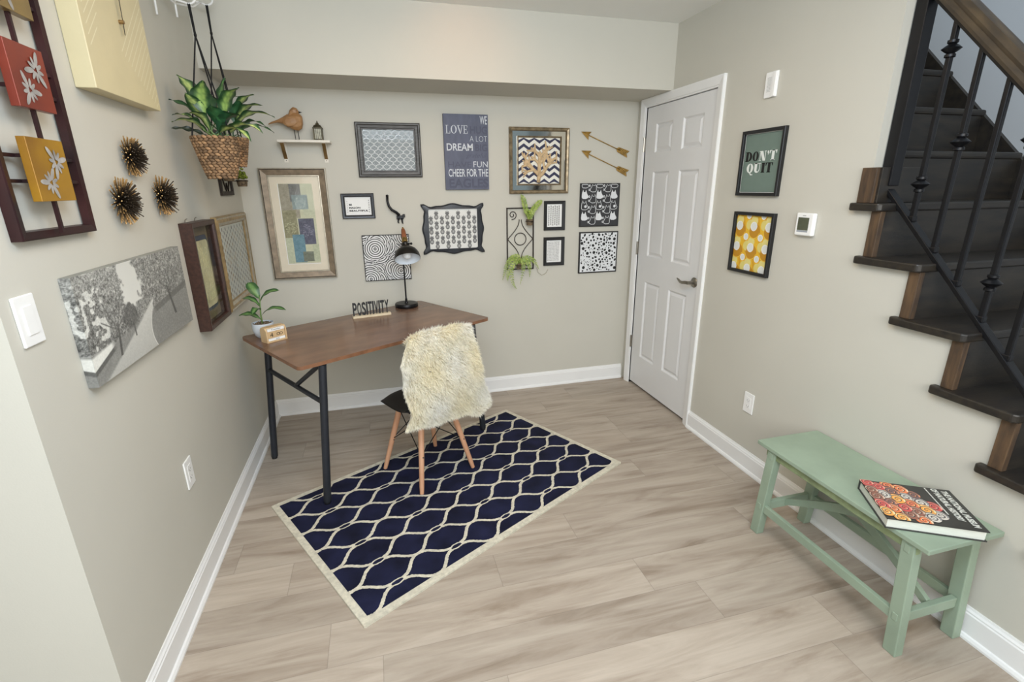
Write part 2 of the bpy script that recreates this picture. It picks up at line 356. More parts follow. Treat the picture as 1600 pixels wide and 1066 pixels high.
# railing
RX = W+.062
rl = empty('stair_railing', (RX, -1.9, 1.45), 'black metal stair railing with collared balusters and wooden handrail', 'railing')
zr = lambda y: 1.545+(y+1.885)*1.036
mb = MB(); mb.b2(RX-.024, RX+.024, -1.933, -1.889, 1.515, HC+.06, BLACKM); under(rl, mb.build('newel_post', bevel=.003))
mb = MB(); mb.bar((RX, -1.905, zr(-1.905)-.012), (RX, -3.2, zr(-3.2)-.012), .034, .016, BLACKM); under(rl, mb.build('bottom_rail', bevel=.002))
mb = MB(); mb.bar((RX, -1.905, zr(-1.905)+.655), (RX, -3.2, zr(-3.2)+.655), .034, .014, BLACKM); under(rl, mb.build('top_channel', bevel=.002))
HW = M('handrail_wood', (92, 76, 54), .35, scale=5, stretch=(9, 1.5, 1.5), c2=(40, 35, 32))
d = Vector((0, -1, -1.036)).normalized(); sdv = Vector((1, 0, 0)); upv = sdv.cross(d)*-1
if upv.z < 0: upv = -upv
hp = [(-.033, 0), (.033, 0), (.036, .01), (.028, .022), (.033, .034), (.024, .05), (0, .056), (-.024, .05), (-.033, .034), (-.028, .022), (-.036, .01)]
vs = []
for y in (-1.905, -3.2):
    o_ = Vector((RX, y, zr(y)+.665)); vs += [o_+sdv*a+upv*b for a, b in hp]
n = len(hp); mb = MB(); mb.add(vs, [(i, (i+1) % n, n+(i+1) % n, n+i) for i in range(n)]+[tuple(range(n)), tuple(range(n, 2*n))], HW)
tag(under(rl, mb.build('handrail', smooth=True, sharp=35)), 'brown stained wooden handrail')
def collar(mb, x, y, z):
    mb.lathe([(.010, -.028), (.016, -.026), (.016, -.018), (.011, -.014), (.02, -.008), (.029, 0), (.02, .008), (.011, .014), (.016, .018), (.016, .026), (.010, .028)], BLACKM, (x, y, z), 16)
for i in range(11):
    y = -2.03-.1005*i; zb = zr(y)-.01; zt = zr(y)+.655; mb = MB(); mb.box((RX, y, (zb+zt)/2), (.017, .017, zt-zb), BLACKM); mb.box((RX, y, zb+.012), (.022, .022, .02), BLACKM)
    kind = i % 3; o = under(rl, mb.build('baluster', bevel=.003))
    zc = []
    if kind == 0: zc = [zb+.135, zb+.575]
    elif kind == 1: zc = [zb+.375]
    for z in zc:
        m2 = MB(); collar(m2, RX, y, z); q = m2.build('collar', smooth=True, sharp=50); q.parent = o; q.matrix_parent_inverse = o.matrix_world.inverted()

# ------------------------------------------------------------------ rug
TUFT = M('navy_pile', (26, 29, 56), .85, noise=.35, scale=9, bump=.6, bscale=500, spec=.2)
CREAMP = M('cream_pile', (214, 208, 190), .9, noise=.12, scale=60, bump=.6, bscale=500, spec=.1)
ang = math.radians(28.2)
RUG = Matrix.Translation((.1560+.0, -1.127, 0)) @ Matrix.Rotation(ang, 4, 'Z') @ Matrix.Diagonal((1, -1, 1, 1))
RL, RWd = 1.598, .977
rug = empty('area_rug', RUG @ Vector((RL/2, RWd/2, 0)), 'navy rug with cream wavy trellis lines and cream border', 'rug')
RM = Matrix.Translation(Vector((0, 0, 0)))
def rugT(p): return RUG @ Vector(p) - rug.location
def rugbuild(mb, name):
    mb.v = [tuple(rugT(p)) for p in mb.v]; mb.f = [tuple(reversed(f)) for f in mb.f]; return mb.build(name, rug)
mb = MB(); mb.prism([(.004, 0), (RL-.004, 0), (RL, .004), (RL, RWd-.004), (RL-.004, RWd), (.004, RWd), (0, RWd-.004), (0, .004)], .0005, .009, CREAMP); rugbuild(mb, 'border')
B = .030
mb = MB(); mb.prism([(B, B), (RL-B, B), (RL-B, RWd-B), (B, RWd-B)], .0085, .0105, TUFT); rnd = random.Random(5); ZN = [0]
def rz(): ZN[0] = (ZN[0]+1) % 11; return .0110+.00006*ZN[0]
def rugline(pts, w):
    run = []
    for p in pts:
        q = (p[0]+rnd.uniform(-.0012, .0012), p[1]+rnd.uniform(-.0012, .0012))
        if B-.006 < q[0] < RL-B+.006 and B-.006 < q[1] < RWd-B+.006: run.append(q)
        else:
            if len(run) > 1: mb.stroke(run, [w*rnd.uniform(.86, 1.12) for _ in run], rz(), CREAMP)
            run = []
    if len(run) > 1: mb.stroke(run, [w*rnd.uniform(.86, 1.12) for _ in run], rz(), CREAMP)
for j in range(-1, 6):
    uc = .198+.2963*j
    for k in range(-1, 7):
        vc = .088+.157*k
        if B < uc < RL-B and B < vc < RWd-B:
            rugline([(uc+.031*math.cos(t), vc+.0125*math.sin(t)) for t in [2*PI*i/30 for i in range(31)]], .0065)
        for sg in (-1, 1):
            for du in (-1, 1):
                pts = []
                for i in range(33):
                    q = i/32; g = q-.13*math.sin(2*PI*q)
                    pts.append((uc+du*(.026+(.148-.026)*q), vc+sg*(.006+(.0785-.006)*g)))
                rugline(pts, .0145)
rugbuild(mb, 'pile_field')

# ------------------------------------------------------------------ desk
DESKW = M('rustic_brown_laminate', (140, 106, 84), .27, scale=2.4, stretch=(1.3, 3.2, 3), c2=(84, 64, 54), noise=.2, spec=.5, c2amt=.6)
EDGEW = M('brown_edge_band', (132, 92, 66), .4, noise=.2, scale=20)
dang = math.radians(31.2)
DK = Matrix.Translation((.715, -.62, 0)) @ Matrix.Rotation(dang, 4, 'Z')
desk = empty('writing_desk', DK, 'brown wood-look desk set at an angle on black tube legs', 'desk')
def rrect(w, h, r, n=5):
    o = []
    for cx, cy, a0 in ((w/2-r, h/2-r, 0), (-w/2+r, h/2-r, 90), (-w/2+r, -h/2+r, 180), (w/2-r, -h/2+r, 270)):
        for i in range(n+1): a = math.radians(a0+90*i/n); o.append((cx+r*math.cos(a), cy+r*math.sin(a)))
    return o
mb = MB(); pl = rrect(1.185, .712, .025); n = len(pl)
mb.add([(x, y, .742) for x, y in pl], [tuple(range(n))[::-1]], DESKW); mb.add([(x, y, .76) for x, y in pl], [tuple(range(n))], DESKW)
mb.add([(x, y, .742) for x, y in pl]+[(x, y, .76) for x, y in pl], [(i, (i+1) % n, n+(i+1) % n, n+i) for i in range(n)], EDGEW); mb.build('desktop', desk)
LEGM = M('charcoal_powder_coat', (40, 43, 50), .45, .2, noise=.08)
def lp(sx, sy, z): t = z/.742; return Vector((sx*(.537-.067*t), sy*.33, z))
for sx in (-1, 1):
    for sy in (-1, 1):
        z0 = .011 if (sx, sy) in ((-1, -1), (1, -1)) else .0
        mb = MB(); mb.tube([lp(sx, sy, z0+.012), lp(sx, sy, .735)], .0185, LEGM, 16); lg = mb.build('leg', desk, smooth=True, sharp=40)
        mb = MB(); p = lp(sx, sy, z0); mb.tube([p, p+Vector((0, 0, .014))], .0155, BLACK, 14); mb.build('rubber_foot', lg, smooth=True, sharp=40)
    mb = MB(); mb.tube([lp(sx, -.95, .545), lp(sx, .95, .545)], .0125, LEGM, 12); mb.build('cross_bar', desk, smooth=True, sharp=40)
    mb = MB(); mb.tube([lp(sx, -.06, .545), lp(sx, -.93, .73)], .0115, LEGM, 12); mb.build('brace', desk, smooth=True, sharp=40)
    mb = MB(); mb.box((sx*.47, 0, .739), (.05, .62, .006), LEGM); mb.build('mounting_plate', desk)

# desk things
FIG = [(96, 130, 70), (48, 82, 38)]
LEAFM = M('leaf', (0, 0, 0), .42, noise=.22, scale=60, attr=True)
def leaf(mb, base, tip, width, arch=.02, up=(0, 0, 1), wavy=.0, c0=(200, 215, 140), c1=(48, 84, 44), n=12, m=8, prof='lance', twist=0., cup=.25, seed=0, mat=None, vein=.5):
    base, tip = Vector(base), Vector(tip); ax = tip-base; L = ax.length; t = ax.normalized(); up = Vector(up)
    sd = t.cross(up); sd = sd.normalized() if sd.length > .05 else Vector((1, 0, 0)); u = sd.cross(t).normalized()
    sd, u = sd*math.cos(twist)+u*math.sin(twist), u*math.cos(twist)-sd*math.sin(twist)
    rs = random.Random(seed); ph = rs.random()*6; vs = []; cs = []
    for i in range(n+1):
        q = i/n; c = base+ax*q+u*arch*4*q*(1-q)
        if prof == 'lance': w = width*.5*(math.sin(PI*min(q*1.0, 1)**.85)**.8 if 0 < q < 1 else .02)
        elif prof == 'fig': w = width*.5*max(.03, math.sin(PI*q**.95)**.55 if 0 < q < 1 else .03)*(0.55+.55*q)
        for j in range(m+1):
            s = j/m*2-1; wv = wavy*math.sin(q*17+ph+s*1.5)*abs(s)
            vs.append(c+sd*(w*s)+u*(abs(s)*w*cup+wv)+sd*wv*.3)
            a = abs(s); st_ = math.sin(q*34-a*7)*.5+.5
            k = min(1, max(0, (a-.10)*1.9-(st_*vein)*(1-a)+(.5 if q > .90 else 0)+(.25 if q < .15 else 0)))
            if a < .08: k = .15
            cs.append(tuple(c0[z]*(1-k)+c1[z]*k for z in range(3)))
    fs = [(i*(m+1)+j, i*(m+1)+j+1, (i+1)*(m+1)+j+1, (i+1)*(m+1)+j) for i in range(n) for j in range(m)]
    mb.add(vs, fs, mat or LEAFM, cs)
POTW = M('white_ceramic', (206, 214, 222), .25, noise=.02)
SOIL = M('pebbly_soil', (120, 104, 84), .9, noise=.5, scale=150, bump=.6, bscale=200)
px, py, pz = .148, -.655, .76
pt = empty('potted_fig_plant', (px, py, pz), 'small broad-leaved green plant in white round pot on desk corner', 'plant')
mb = MB(); mb.lathe([(.0, 0), (.034, 0), (.044, .012), (.052, .035), (.055, .06), (.054, .078), (.051, .078), (.050, .066), (0, .066)], POTW, n=32); mb.build('pot', pt, smooth=True, sharp=50)
mb = MB(); rs = random.Random(2)
mb.lathe([(0, .070), (.049, .068)], SOIL, n=20)
for i in range(60): a = rs.random()*6.28; r = .045*math.sqrt(rs.random()); mb.ball((r*math.cos(a), r*math.sin(a), .071), rs.uniform(.003, .006), SOIL, 6, 4)
mb.build('soil', pt, smooth=True)
mb = MB(); STEMG = M('green_stem', (104, 132, 72), .5, noise=.1)
mb.tube([(0, 0, .066), (-.002, .0, .12), (.003, .01, .2), (.0, .02, .225)], [.004, .004, .003, .002], STEMG, 8); mb.build('stem', pt, smooth=True)
o = Vector((px, py, pz))
for i, (b, t, w, ar, tw) in enumerate([((.148, -.638, .965), (.097, -.60, 1.048), .066, .012, .5), ((.150, -.64, .945), (.253, -.64, 1.004), .060, .022, -.3), ((.146, -.645, .925), (.060, -.62, .968), .050, .02, .2),
                                       ((.148, -.650, .872), (.278, -.672, .900), .052, .028, -.2), ((.146, -.655, .850), (.040, -.65, .882), .050, .022, .3), ((.148, -.650, .905), (.120, -.72, .90), .045, .02, .2)]):
    mb = MB(); leaf(mb, Vector(b)-o, Vector(t)-o, w, ar, c0=(120, 158, 92), c1=(46, 84, 42), prof='fig', twist=tw, cup=.2, seed=i, wavy=.002, vein=.25); mb.build('leaf', pt, smooth=True)
# wooden block calendar
BW = M('birch_wood', (214, 184, 142), .5, scale=8, stretch=(6, 1, 1), c2=(196, 164, 122)); PAPER = M('white_card', (236, 236, 234), .6, noise=.01); INK = M('black_ink', (24, 24, 24), .6, noise=.02)
CAL = Matrix.Translation((.214, -.748, .76)) @ Matrix.Rotation(math.radians(41), 4, 'Z')
cal = empty('block_calendar', CAL, 'small light wood block calendar showing 4 beside the white plant pot', 'calendar')
mb = MB(); cw, cd_, ch = .112, .056, .078
prof = [(-cd_/2, 0), (cd_/2, 0), (cd_/2, ch*.86), (cd_/2-.012, ch), (-cd_/2+.012, ch), (-cd_/2, ch*.80)]
for x in (-cw/2+.004, cw/2-.004):
    mb.prism(prof, x-.004, x+.004, BW, T=lambda p: Vector((p.z, p.x, p.y)))
mb.b2(-cw/2+.008, cw/2-.008, -cd_/2, cd_/2, 0, .007, BW); mb.b2(-cw/2+.008, cw/2-.008, cd_/2-.006, cd_/2, .007, ch*.86, BW)
mb.b2(-cw/2+.008, cw/2-.008, -cd_/2+.012, cd_/2-.006, ch-.005, ch, BW); mb.build('case', cal)
def cal_card(name, x0, x1, z0, z1, draw, mat, y=-cd_/2+.002, dep=.02):
    mb = MB(); mb.b2(x0, x1, y, y+dep, z0, z1, mat); T = lambda p: (p[0], y-.0004, p[1]); draw(mb, T); mb.build(name, cal)
def d1(mb, T): mb.text('4', -.036, .027, -.018, .050, 0, INK, T)
def d2(mb, T):
    for cx in (.010, .026):
        pts = [(cx+.0075*math.cos(t), .038+.0065*math.sin(t)) for t in [2*PI*i/20 for i in range(20)]]; n0 = len(mb.v); mb.stroke(pts, .0028, 0, INK, closed=True); mb.v[n0:] = [T(p) for p in mb.v[n0:]]
cal_card('number_block', -.046, -.0005, .022, .057, d1, BW); cal_card('number_block', .0005, .046, .022, .057, d2, BW)
cal_card('month_strip', -.046, .046, .008, .021, lambda mb, T: mb.text('July', -.006, .0095, .014, .0185, 0, INK, T), PAPER)
cal_card('day_strip', -.046, .046, .058, .072, lambda mb, T: mb.text('Tuesday', -.026, .0605, .026, .0695, 0, INK, T), PAPER)
# POSITIVITY sign
PS = Matrix.Translation((.710, -.372, .76)) @ Matrix.Rotation(math.radians(12), 4, 'Z')
ps = empty('word_sign', PS, 'tabletop word sign reading POSITIVITY in black letters on pale wood strip', 'sign')
mb = MB(); mb.b2(-.116, .116, -.018, .018, 0, .014, M('pale_pine', (222, 208, 180), .5, scale=8, c2=(206, 188, 156), stretch=(2, 8, 8))); mb.build('base_strip', ps, bevel=.001)
word = 'POSITIVITY'; wid = {'I': .4}; tot = sum(wid.get(ch_, 1) for ch_ in word); x = -.113; uw = .222/tot
mb = MB(); SLATE = M('black_painted_wood', (34, 35, 38), .5, noise=.06)
for ch_ in word:
    w_ = wid.get(ch_, 1)*uw; vs, fs = glyphs(ch_, .02)
    xs = [p[0] for p in vs]; ys = [p[1] for p in vs]; a, b, c_, d_ = min(xs), max(xs), min(ys), max(ys)
    pad = .0015; q = [(x+pad+(p[0]-a)/(b-a)*(w_-2*pad), .0, .013+(p[1]-c_)/(d_-c_)*.082) for p in vs]; nn = len(q)
    mb.add([(p[0], -.004, p[2]) for p in q], [tuple(f) for f in fs], SLATE); mb.add([(p[0], .004, p[2]) for p in q], [tuple(reversed(f)) for f in fs], SLATE)
    cnt = {}
    for f in fs:
        for i in range(len(f)): e_ = (f[i], f[(i+1) % len(f)]); cnt[e_] = cnt.get(e_, 0)+1
    be = [e_ for e_ in cnt if (e_[1], e_[0]) not in cnt]
    mb.add([(p[0], -.004, p[2]) for p in q]+[(p[0], .004, p[2]) for p in q], [(e_[0], e_[0]+nn, e_[1]+nn, e_[1]) for e_ in be], SLATE)
    x += w_
mb.build('lettering', ps)
# lamp
LB = (.935, -.168, .76)
lamp = empty('desk_lamp', LB, 'black desk lamp with dome shade and wooden grip', 'lamp'); LBv = Vector(LB)
BRZ = M('dark_bronze_paint', (34, 31, 28), .3, .4, noise=.1)
mb = MB(); mb.lathe([(0, 0), (.074, 0), (.076, .003), (.076, .021), (.072, .026), (.012, .027), (.010, .034), (0, .036)], BLACKM, n=40); mb.build('base', lamp, smooth=True, sharp=40)
mb = MB(); mb.tube([(0, 0, .03), (0, 0, .41)], .0055, BLACKM, 10); mb.tube([(0, 0, .03), (0, 0, .055)], .008, BLACKM, 10); mb.build('stem', lamp, smooth=True, sharp=40)
op = Vector((.958, -.262, 1.090))-LBv; tp = Vector((.947, -.128, 1.290))-LBv; axd = (tp-op).normalized(); Rl = axd.to_track_quat('Z', 'Y').to_matrix()
mb = MB(); mb.lathe([(.080, 0), (.082, .001), (.081, .018), (.076, .038), (.064, .058), (.044, .074), (.026, .081), (.023, .083), (.022, .10), (.026, .105), (.020, .112), (.016, .118)], BRZ, op, 36, Rl)
SHIN = M('white_enamel', (228, 234, 240), .3, noise=.01)
mb.lathe([(.080, 0), (.0785, .018), (.0735, .037), (.062, .056), (.043, .071), (.02, .077), (0, .077)], SHIN, op, 36, Rl); mb.build('shade', lamp, smooth=True, sharp=50)
mb = MB(); mb.lathe([(.012, .07), (.014, .05), (.024, .034), (.026, .022), (.02, .009), (.008, .002), (0, .001)], M('frosted_bulb', (238, 240, 240), .25, noise=.01), op, 20, Rl); mb.build('bulb', lamp, smooth=True)
WG = M('warm_turned_wood', (150, 92, 58), .4, scale=10, c2=(118, 68, 42), stretch=(3, 3, 1)); BRS = M('brass', (176, 148, 92), .3, .9, noise=.1)
mb = MB(); mb.lathe([(.0, .118), (.019, .118), (.019, .145), (.016, .15)], BRS, op, 20, Rl); mb.build('collar', lamp, smooth=True, sharp=40)
mb = MB(); mb.lathe([(.016, .148), (.0165, .165), (.014, .198), (.011, .213), (.0, .216)], WG, op, 20, Rl); mb.build('grip', lamp, smooth=True, sharp=50)
mb = MB(); e_ = op+axd*.219; mb.ball(e_, (.007, .007, .010), BRS, 12, 8, Rl); mb.build('finial', lamp, smooth=True)
mb = MB(); a_ = Vector((0, 0, .41)); b_ = op+axd*.108; mb.tube([a_, b_], .0055, BLACKM, 8); mb.tube([b_+Vector((-.03, .0, 0)), b_+Vector((.036, 0, 0))], .005, BLACKM, 8); mb.ball(b_+Vector((.038, 0, 0)), .008, BLACKM, 10, 6); mb.build('pivot_joint', lamp, smooth=True, sharp=40)

# ------------------------------------------------------------------ chair and fur throw
CHM = Matrix(((.863, -.505, 0, .955), (.505, .863, 0, -.993), (0, 0, 1, .011), (0, 0, 0, 1)))
chair = empty('desk_chair', CHM, 'black shell chair on splayed pale wood legs, draped in cream fur', 'chair')
SHELL = M('matte_black_plastic', (24, 24, 25), .5, noise=.04)
prof = [(.226, .402, .150), (.222, .414, .172), (.195, .424, .198), (.14, .428, .218), (.06, .424, .228), (-.03, .416, .228), (-.10, .416, .224), (-.145, .428, .218), (-.172, .456, .214), (-.187, .50, .213), (-.197, .56, .214), (-.207, .63, .212), (-.216, .70, .204), (-.223, .76, .188), (-.227, .79, .165), (-.230, .807, .12)]
mb = MB(); nx = 14; vs = []
for i, (y, z, hw) in enumerate(prof):
    for j in range(nx+1):
        s_ = j/nx*2-1; e4 = abs(s_)**2.6
        if i < 7: vs.append((hw*s_+.008, y-(.085*e4 if i < 3 else .03*e4 if i == 3 else 0), z+.032*e4*(.2 if i < 2 else .6 if i < 4 else 1)))
        else: k_ = min(1, (i-6)/5); vs.append((hw*s_+.012, y+e4*.055*k_, z+.045*e4*(1-k_)))
mb.add(vs, [(i*(nx+1)+j, i*(nx+1)+j+1, (i+1)*(nx+1)+j+1, (i+1)*(nx+1)+j) for i in range(len(prof)-1) for j in range(nx)], SHELL)
sh = mb.build('seat_shell', chair, smooth=True); sm = sh.modifiers.new('thick', 'SOLIDIFY'); sm.thickness = .006; sm.offset = 0
ss = sh.modifiers.new('sub', 'SUBSURF'); ss.levels = 1; ss.render_levels = 1
BEECH = M('beech_wood', (214, 164, 130), .45, scale=6, stretch=(4, 4, 1), c2=(196, 142, 108)); WIRE = M('black_wire', (20, 20, 22), .4, .4)
F_ = lambda sx, sy: Vector((sx*.175, sy*.175, 0)); T_ = lambda sx, sy: Vector((sx*.098, sy*.098, .372))
P_ = lambda sx, sy, q: F_(sx, sy).lerp(T_(sx, sy), q)
for sx in (-1, 1):
    for sy in (-1, 1):
        mb = MB(); mb.tube([P_(sx, sy, q) for q in (0, .1, .5, .97, 1)], [.0105, .0125, .0145, .0165, .012], BEECH, 14); lg = mb.build('leg', chair, smooth=True, sharp=40)
        p = P_(sx, sy, .5)+Vector((0, -.012, 0)); mb = MB(); mb.tube([p, p+Vector((0, -.006, 0))], .004, NICK, 8); mb.build('bolt', lg)
mb = MB()
for a, b in (((-1, -1), (1, -1)), ((1, -1), (1, 1)), ((1, 1), (-1, 1)), ((-1, 1), (-1, -1))):
    mid = (P_(*a, .5)+P_(*b, .5))/2; mid.z = .30; hi = Vector((mid.x*.55, mid.y*.55, .345))
    top = [T_(*a)*.85+Vector((0, 0, .055)), T_(*b)*.85+Vector((0, 0, .055))]
    mb.tube([P_(*a, .5), P_(*b, 1)+Vector((0, 0, -.01))], .0028, WIRE, 6); mb.tube([P_(*b, .5), P_(*a, 1)+Vector((0, 0, -.01))], .0028, WIRE, 6)
    mb.tube([T_(*a), T_(*b)], .004, WIRE, 6)
mb.build('wire_brace', chair)
for sx in (-1, 1):
    for sy in (-1, 1): MB().box((sx*.088, sy*.088, .393), (.035, .035, .04), BLACK).build('mount', chair)
# fur throw
FUR = M('cream_sheepskin', (0, 0, 0), .95, noise=.05, scale=30, attr=True, spec=.1)
_n = FUR.node_tree; _b = _n.nodes['Principled BSDF']; _t = _n.nodes.new('ShaderNodeBsdfTranslucent'); _x = _n.nodes.new('ShaderNodeMixShader'); _x.inputs[0].default_value = .5
_n.links.new(_b.inputs['Base Color'].links[0].from_socket, _t.inputs[0]); _n.links.new(_b.outputs[0], _x.inputs[1]); _n.links.new(_t.outputs[0], _x.inputs[2]); _n.links.new(_x.outputs[0], _n.nodes['Material Output'].inputs[0])
def interp(x, xs_, ys_): return float(np.interp(x, xs_, ys_))
mb = MB(); rs = random.Random(11); NR, NC = 26, 18; grid = []
def fur_pt(r, c):     # r 0 front edge over the top, 1 lower hem; c 0..1 left to right
    z_top = .868+.012*math.sin(c*2.6+.3)-.045*max(0, c-.8)*5*.35
    zb = interp(c, [0, .35, .6, .8, .92, 1], [.448, .418, .405, .385, .365, .40])
    if r < .14:
        q = r/.14; a = PI*(1-q); y = -.222+.026*math.cos(PI-a)*-1; z = z_top-.018+.012*math.sin(a); 
        y = -.196-.052*q; z = z_top-.055*(1-q)**2-.006
    else:
        q = (r-.14)/.86; y = -.250-.022*math.sin(PI*q)-.016*math.sin(q*9+c*4)*.5; z = z_top-.010-(z_top-.010-zb)*q
    tl = interp(z, [.40, .45, .50, .67, .77, .87], [-.288, -.276, -.250, -.280, -.286, -.228])
    if r < .14: tl = -.212
    trr = interp(z, [.37, .42, .46, .53, .66, .775, .86], [.205, .226, .218, .180, .150, .140, .118])
    return Vector((tl+(trr-tl)*c, y+.010*math.sin(c*7+r*3), z))
for i in range(NR+1): grid.append([fur_pt(i/NR, j/NC) for j in range(NC+1)])
vs = [p for row in grid for p in row]; nf_ = len(vs)
back = [p+Vector((0, .010, 0)) for p in vs]
I = lambda i, j: i*(NC+1)+j
fs = [(I(i, j), I(i, j+1), I(i+1, j+1), I(i+1, j)) for i in range(NR) for j in range(NC)]
fs += [tuple(nf_+k for k in reversed(f)) for f in list(fs)]
mb.add(vs+back, fs, FUR, (250, 246, 230)); 
for _ in range(30000):
    r = rs.random(); c = rs.random()
    if rs.random() < .10: c = rs.choice((0., 1.))
    if rs.random() < .06: r = 1.
    p = fur_pt(r, c); e = .02; nrm = (fur_pt(min(1, r+e), c)-fur_pt(max(0, r-e), c)).cross(fur_pt(r, min(1, c+e))-fur_pt(r, max(0, c-e)))
    nrm.normalize()
    if nrm.y > 0 and r > .10: nrm = -nrm
    if r <= .10: nrm = Vector((0, -.35 if r > .03 else .25, 1)).normalized()
    clump = Vector((math.sin(c*31+r*17), 0, math.cos(c*23-r*29)))*.35
    d0 = (nrm*rs.uniform(.7, 1.2)+clump+Vector((rs.uniform(-.6, .6)+(c-.5)*1.3*(abs(c-.5) > .42), rs.uniform(-.3, .1), rs.uniform(-.7, .35)))).normalized()
    L = rs.uniform(.020, .038); g = Vector((0, 0, -1)); sd = d0.cross(Vector((rs.uniform(-1, 1), rs.uniform(-1, 1), rs.uniform(-1, 1)))).normalized()
    w = rs.uniform(.0011, .0020); p1 = p+d0*L*.5; p2 = p1+(d0+g*rs.uniform(.2, .8)).normalized()*L*.5
    yl = .5+.5*math.sin(c*9+2)*math.sin(r*8+1); k = rs.uniform(.95, 1.02)
    cc = (min(255, 254*k), min(255, (252-4*yl)*k), min(255, (246-17*yl)*k)); cb = (cc[0]*.99, cc[1]*.98, cc[2]*.96)
    mb.add([p-sd*w, p+sd*w, p1-sd*w*.8, p1+sd*w*.8, p2], [(0, 1, 3, 2), (2, 3, 4)], FUR, [cb, cb, cc, cc, cc])
fur = mb.build('fur_throw'); fur.matrix_world = CHM; tag(fur, 'cream long-pile sheepskin hanging over the chair back', 'throw')
# ------------------------------------------------------------------ things on the back wall
def wall_thing(name, side, u, z, label, cat, group=None): return empty(name, on_wall(side, u, z, .0005), label, cat, group)
def glass_pane(root, w, h, z): return MB().rect(-w/2, -h/2, w/2, h/2, z, glass_mat()).build('glass', root)
def backing(root, w, h, z, m): return MB().b2(-w/2, w/2, -h/2, h/2, 0.0005, z, m).build('backing', root)
SILV = M('champagne_silver', (186, 178, 162), .35, .6, noise=.15, scale=40); TAUPE = M('taupe_frame_face', (140, 124, 104), .45, .25, noise=.2, scale=30, stretch=(1, 1, 1))
CREAMMAT = M('cream_mat_board', (222, 212, 192), .7, noise=.02)
# tall abstract picture
r = wall_thing('framed_picture', 'back', .312, 1.303, 'large abstract picture of blue, purple and olive squares in wide taupe and silver frame', 'picture')
mb = MB(); mb.ring(.386, .684, [(0, 0), (0, .030), (.006, .032), (.009, .026), (.040, .017), (.043, .022), (.047, .022), (.049, .010)], [SILV, SILV, BLACK, TAUPE, SILV, SILV, SILV]); mb.build('frame', r)
backing(r, .36, .66, .008, CREAMMAT); mb = MB(); mb.ring(.292, .592, [(0, .0085), (.046, .0095), (.049, .0082)], [CREAMMAT, WHITE]); mb.build('mat_board', r)
def abstract(U, V):
    n = vnoise(U, V, 14, 36, 3, 3); n2 = vnoise(U, V, 60, 150, 9)
    c = np.zeros(U.shape+(3,))+(196, 196, 168)
    def R(u0, u1, v0, v1, col, k=26):
        m = (U > u0) & (U < u1) & (V > v0) & (V < v1); c[m] = np.asarray(col, float)+((n[m]-.5)*k)[:, None]
    R(0, .55, .58, 1, (156, 150, 132)); R(.30, .64, .78, 1, (120, 120, 116)); R(.64, 1, .6, 1, (190, 192, 166)); R(0, .42, .33, .68, (142, 138, 108), 50); R(0, .2, 0, .33, (186, 190, 164))
    R(.34, .82, .685, .865, (136, 150, 148)); R(.46, .93, .24, .57, (92, 92, 108), 40); R(.22, .58, .01, .37, (104, 138, 150), 30); R(.48, .80, .02, .15, (116, 120, 104), 30); R(.8, 1, .02, .24, (182, 186, 158))
    for cx, cy, rr, col in ((.58, .77, .17, (176, 188, 182)), (.22, .46, .19, (176, 174, 140)), (.69, .42, .2, (128, 126, 142))):
        a = np.arctan2(V-cy, (U-cx)*.4); d = np.hypot((U-cx), (V-cy)*2.4)
        m = (d < rr) & (np.sin(d*70+3*np.sin(a*5)) > .35) & (vnoise(U, V, 20, 50, 4) > .4); c[m] = col
    return c+(n2[..., None]-.5)*16
paint('print', r, .196, .494, 90, 226, abstract, .0105, cx=.003, cy=.003); glass_pane(r, .29, .59, .0125)
# grey framed trellis print
DGF = M('weathered_charcoal_frame', (72, 70, 68), .42, .15, noise=.3, scale=18, stretch=(1, 6, 6))
r = wall_thing('framed_picture', 'back', .906, 1.753, 'grey and white trellis picture behind glass in weathered charcoal frame, left of quote board', 'picture')
mb = MB(); mb.ring(.402, .328, [(0, 0), (0, .018), (.006, .024), (.012, .024), (.018, .019), (.032, .017), (.036, .012), (.041, .012), (.043, .006)], DGF); mb.build('frame', r)
def trellis(U, V):
    w, h = .32, .245; x = U*w; y = V*h; p = .0225
    d = np.abs(np.sin(PI*(x/p+.20*np.sin(2*PI*y/p)))*np.sin(PI*(y/p+.0)+PI*x/p*.0)); a = (x/p+y/p); b = (x/p-y/p)
    q = np.minimum(np.abs(np.sin(PI*(a/2+.07*np.sin(PI*b)))), np.abs(np.sin(PI*(b/2+.07*np.sin(PI*a)))))
    return mixc((206, 210, 210), (132, 140, 143), (q-.12)*7)
paint('print', r, .318, .244, 320, 240, trellis, .005); glass_pane(r, .318, .244, .0085)
backing(r, .39, .31, .004, BLACK)
# small quote frame
r = wall_thing('framed_picture', 'back', .681, 1.412, 'small dark frame with white card ending in the word BEAUTIFUL', 'picture')
mb = MB(); mb.ring(.205, .158, [(0, 0), (0, .015), (.004, .019), (.013, .017), (.017, .019), (.021, .017), (.023, .006)], [BLACK, BLACK, M('slate_frame', (74, 78, 84), .4, .2, noise=.1), M('slate_frame', (0, 0, 0)), BLACK, BLACK]); mb.build('frame', r)
mb = MB(); mb.rect(-.082, -.058, .082, .058, .005, PAPER); z = .0056
mb.text('BE', -.057, .003, -.038, .0140, z, INK, bold=.045); mb.text('MALON', -.057, -.016, .012, -.005, z, INK, bold=.045); mb.text('BEAUTIFUL', -.057, -.035, .062, -.024, z, INK, bold=.045)
for i in range(6): mb.rect(-.069, .026-.013*i, -.0665, .031-.013*i, z, INK); mb.rect(.066, .030-.014*i, .069, .038-.014*i, z, INK)
mb.build('card', r)
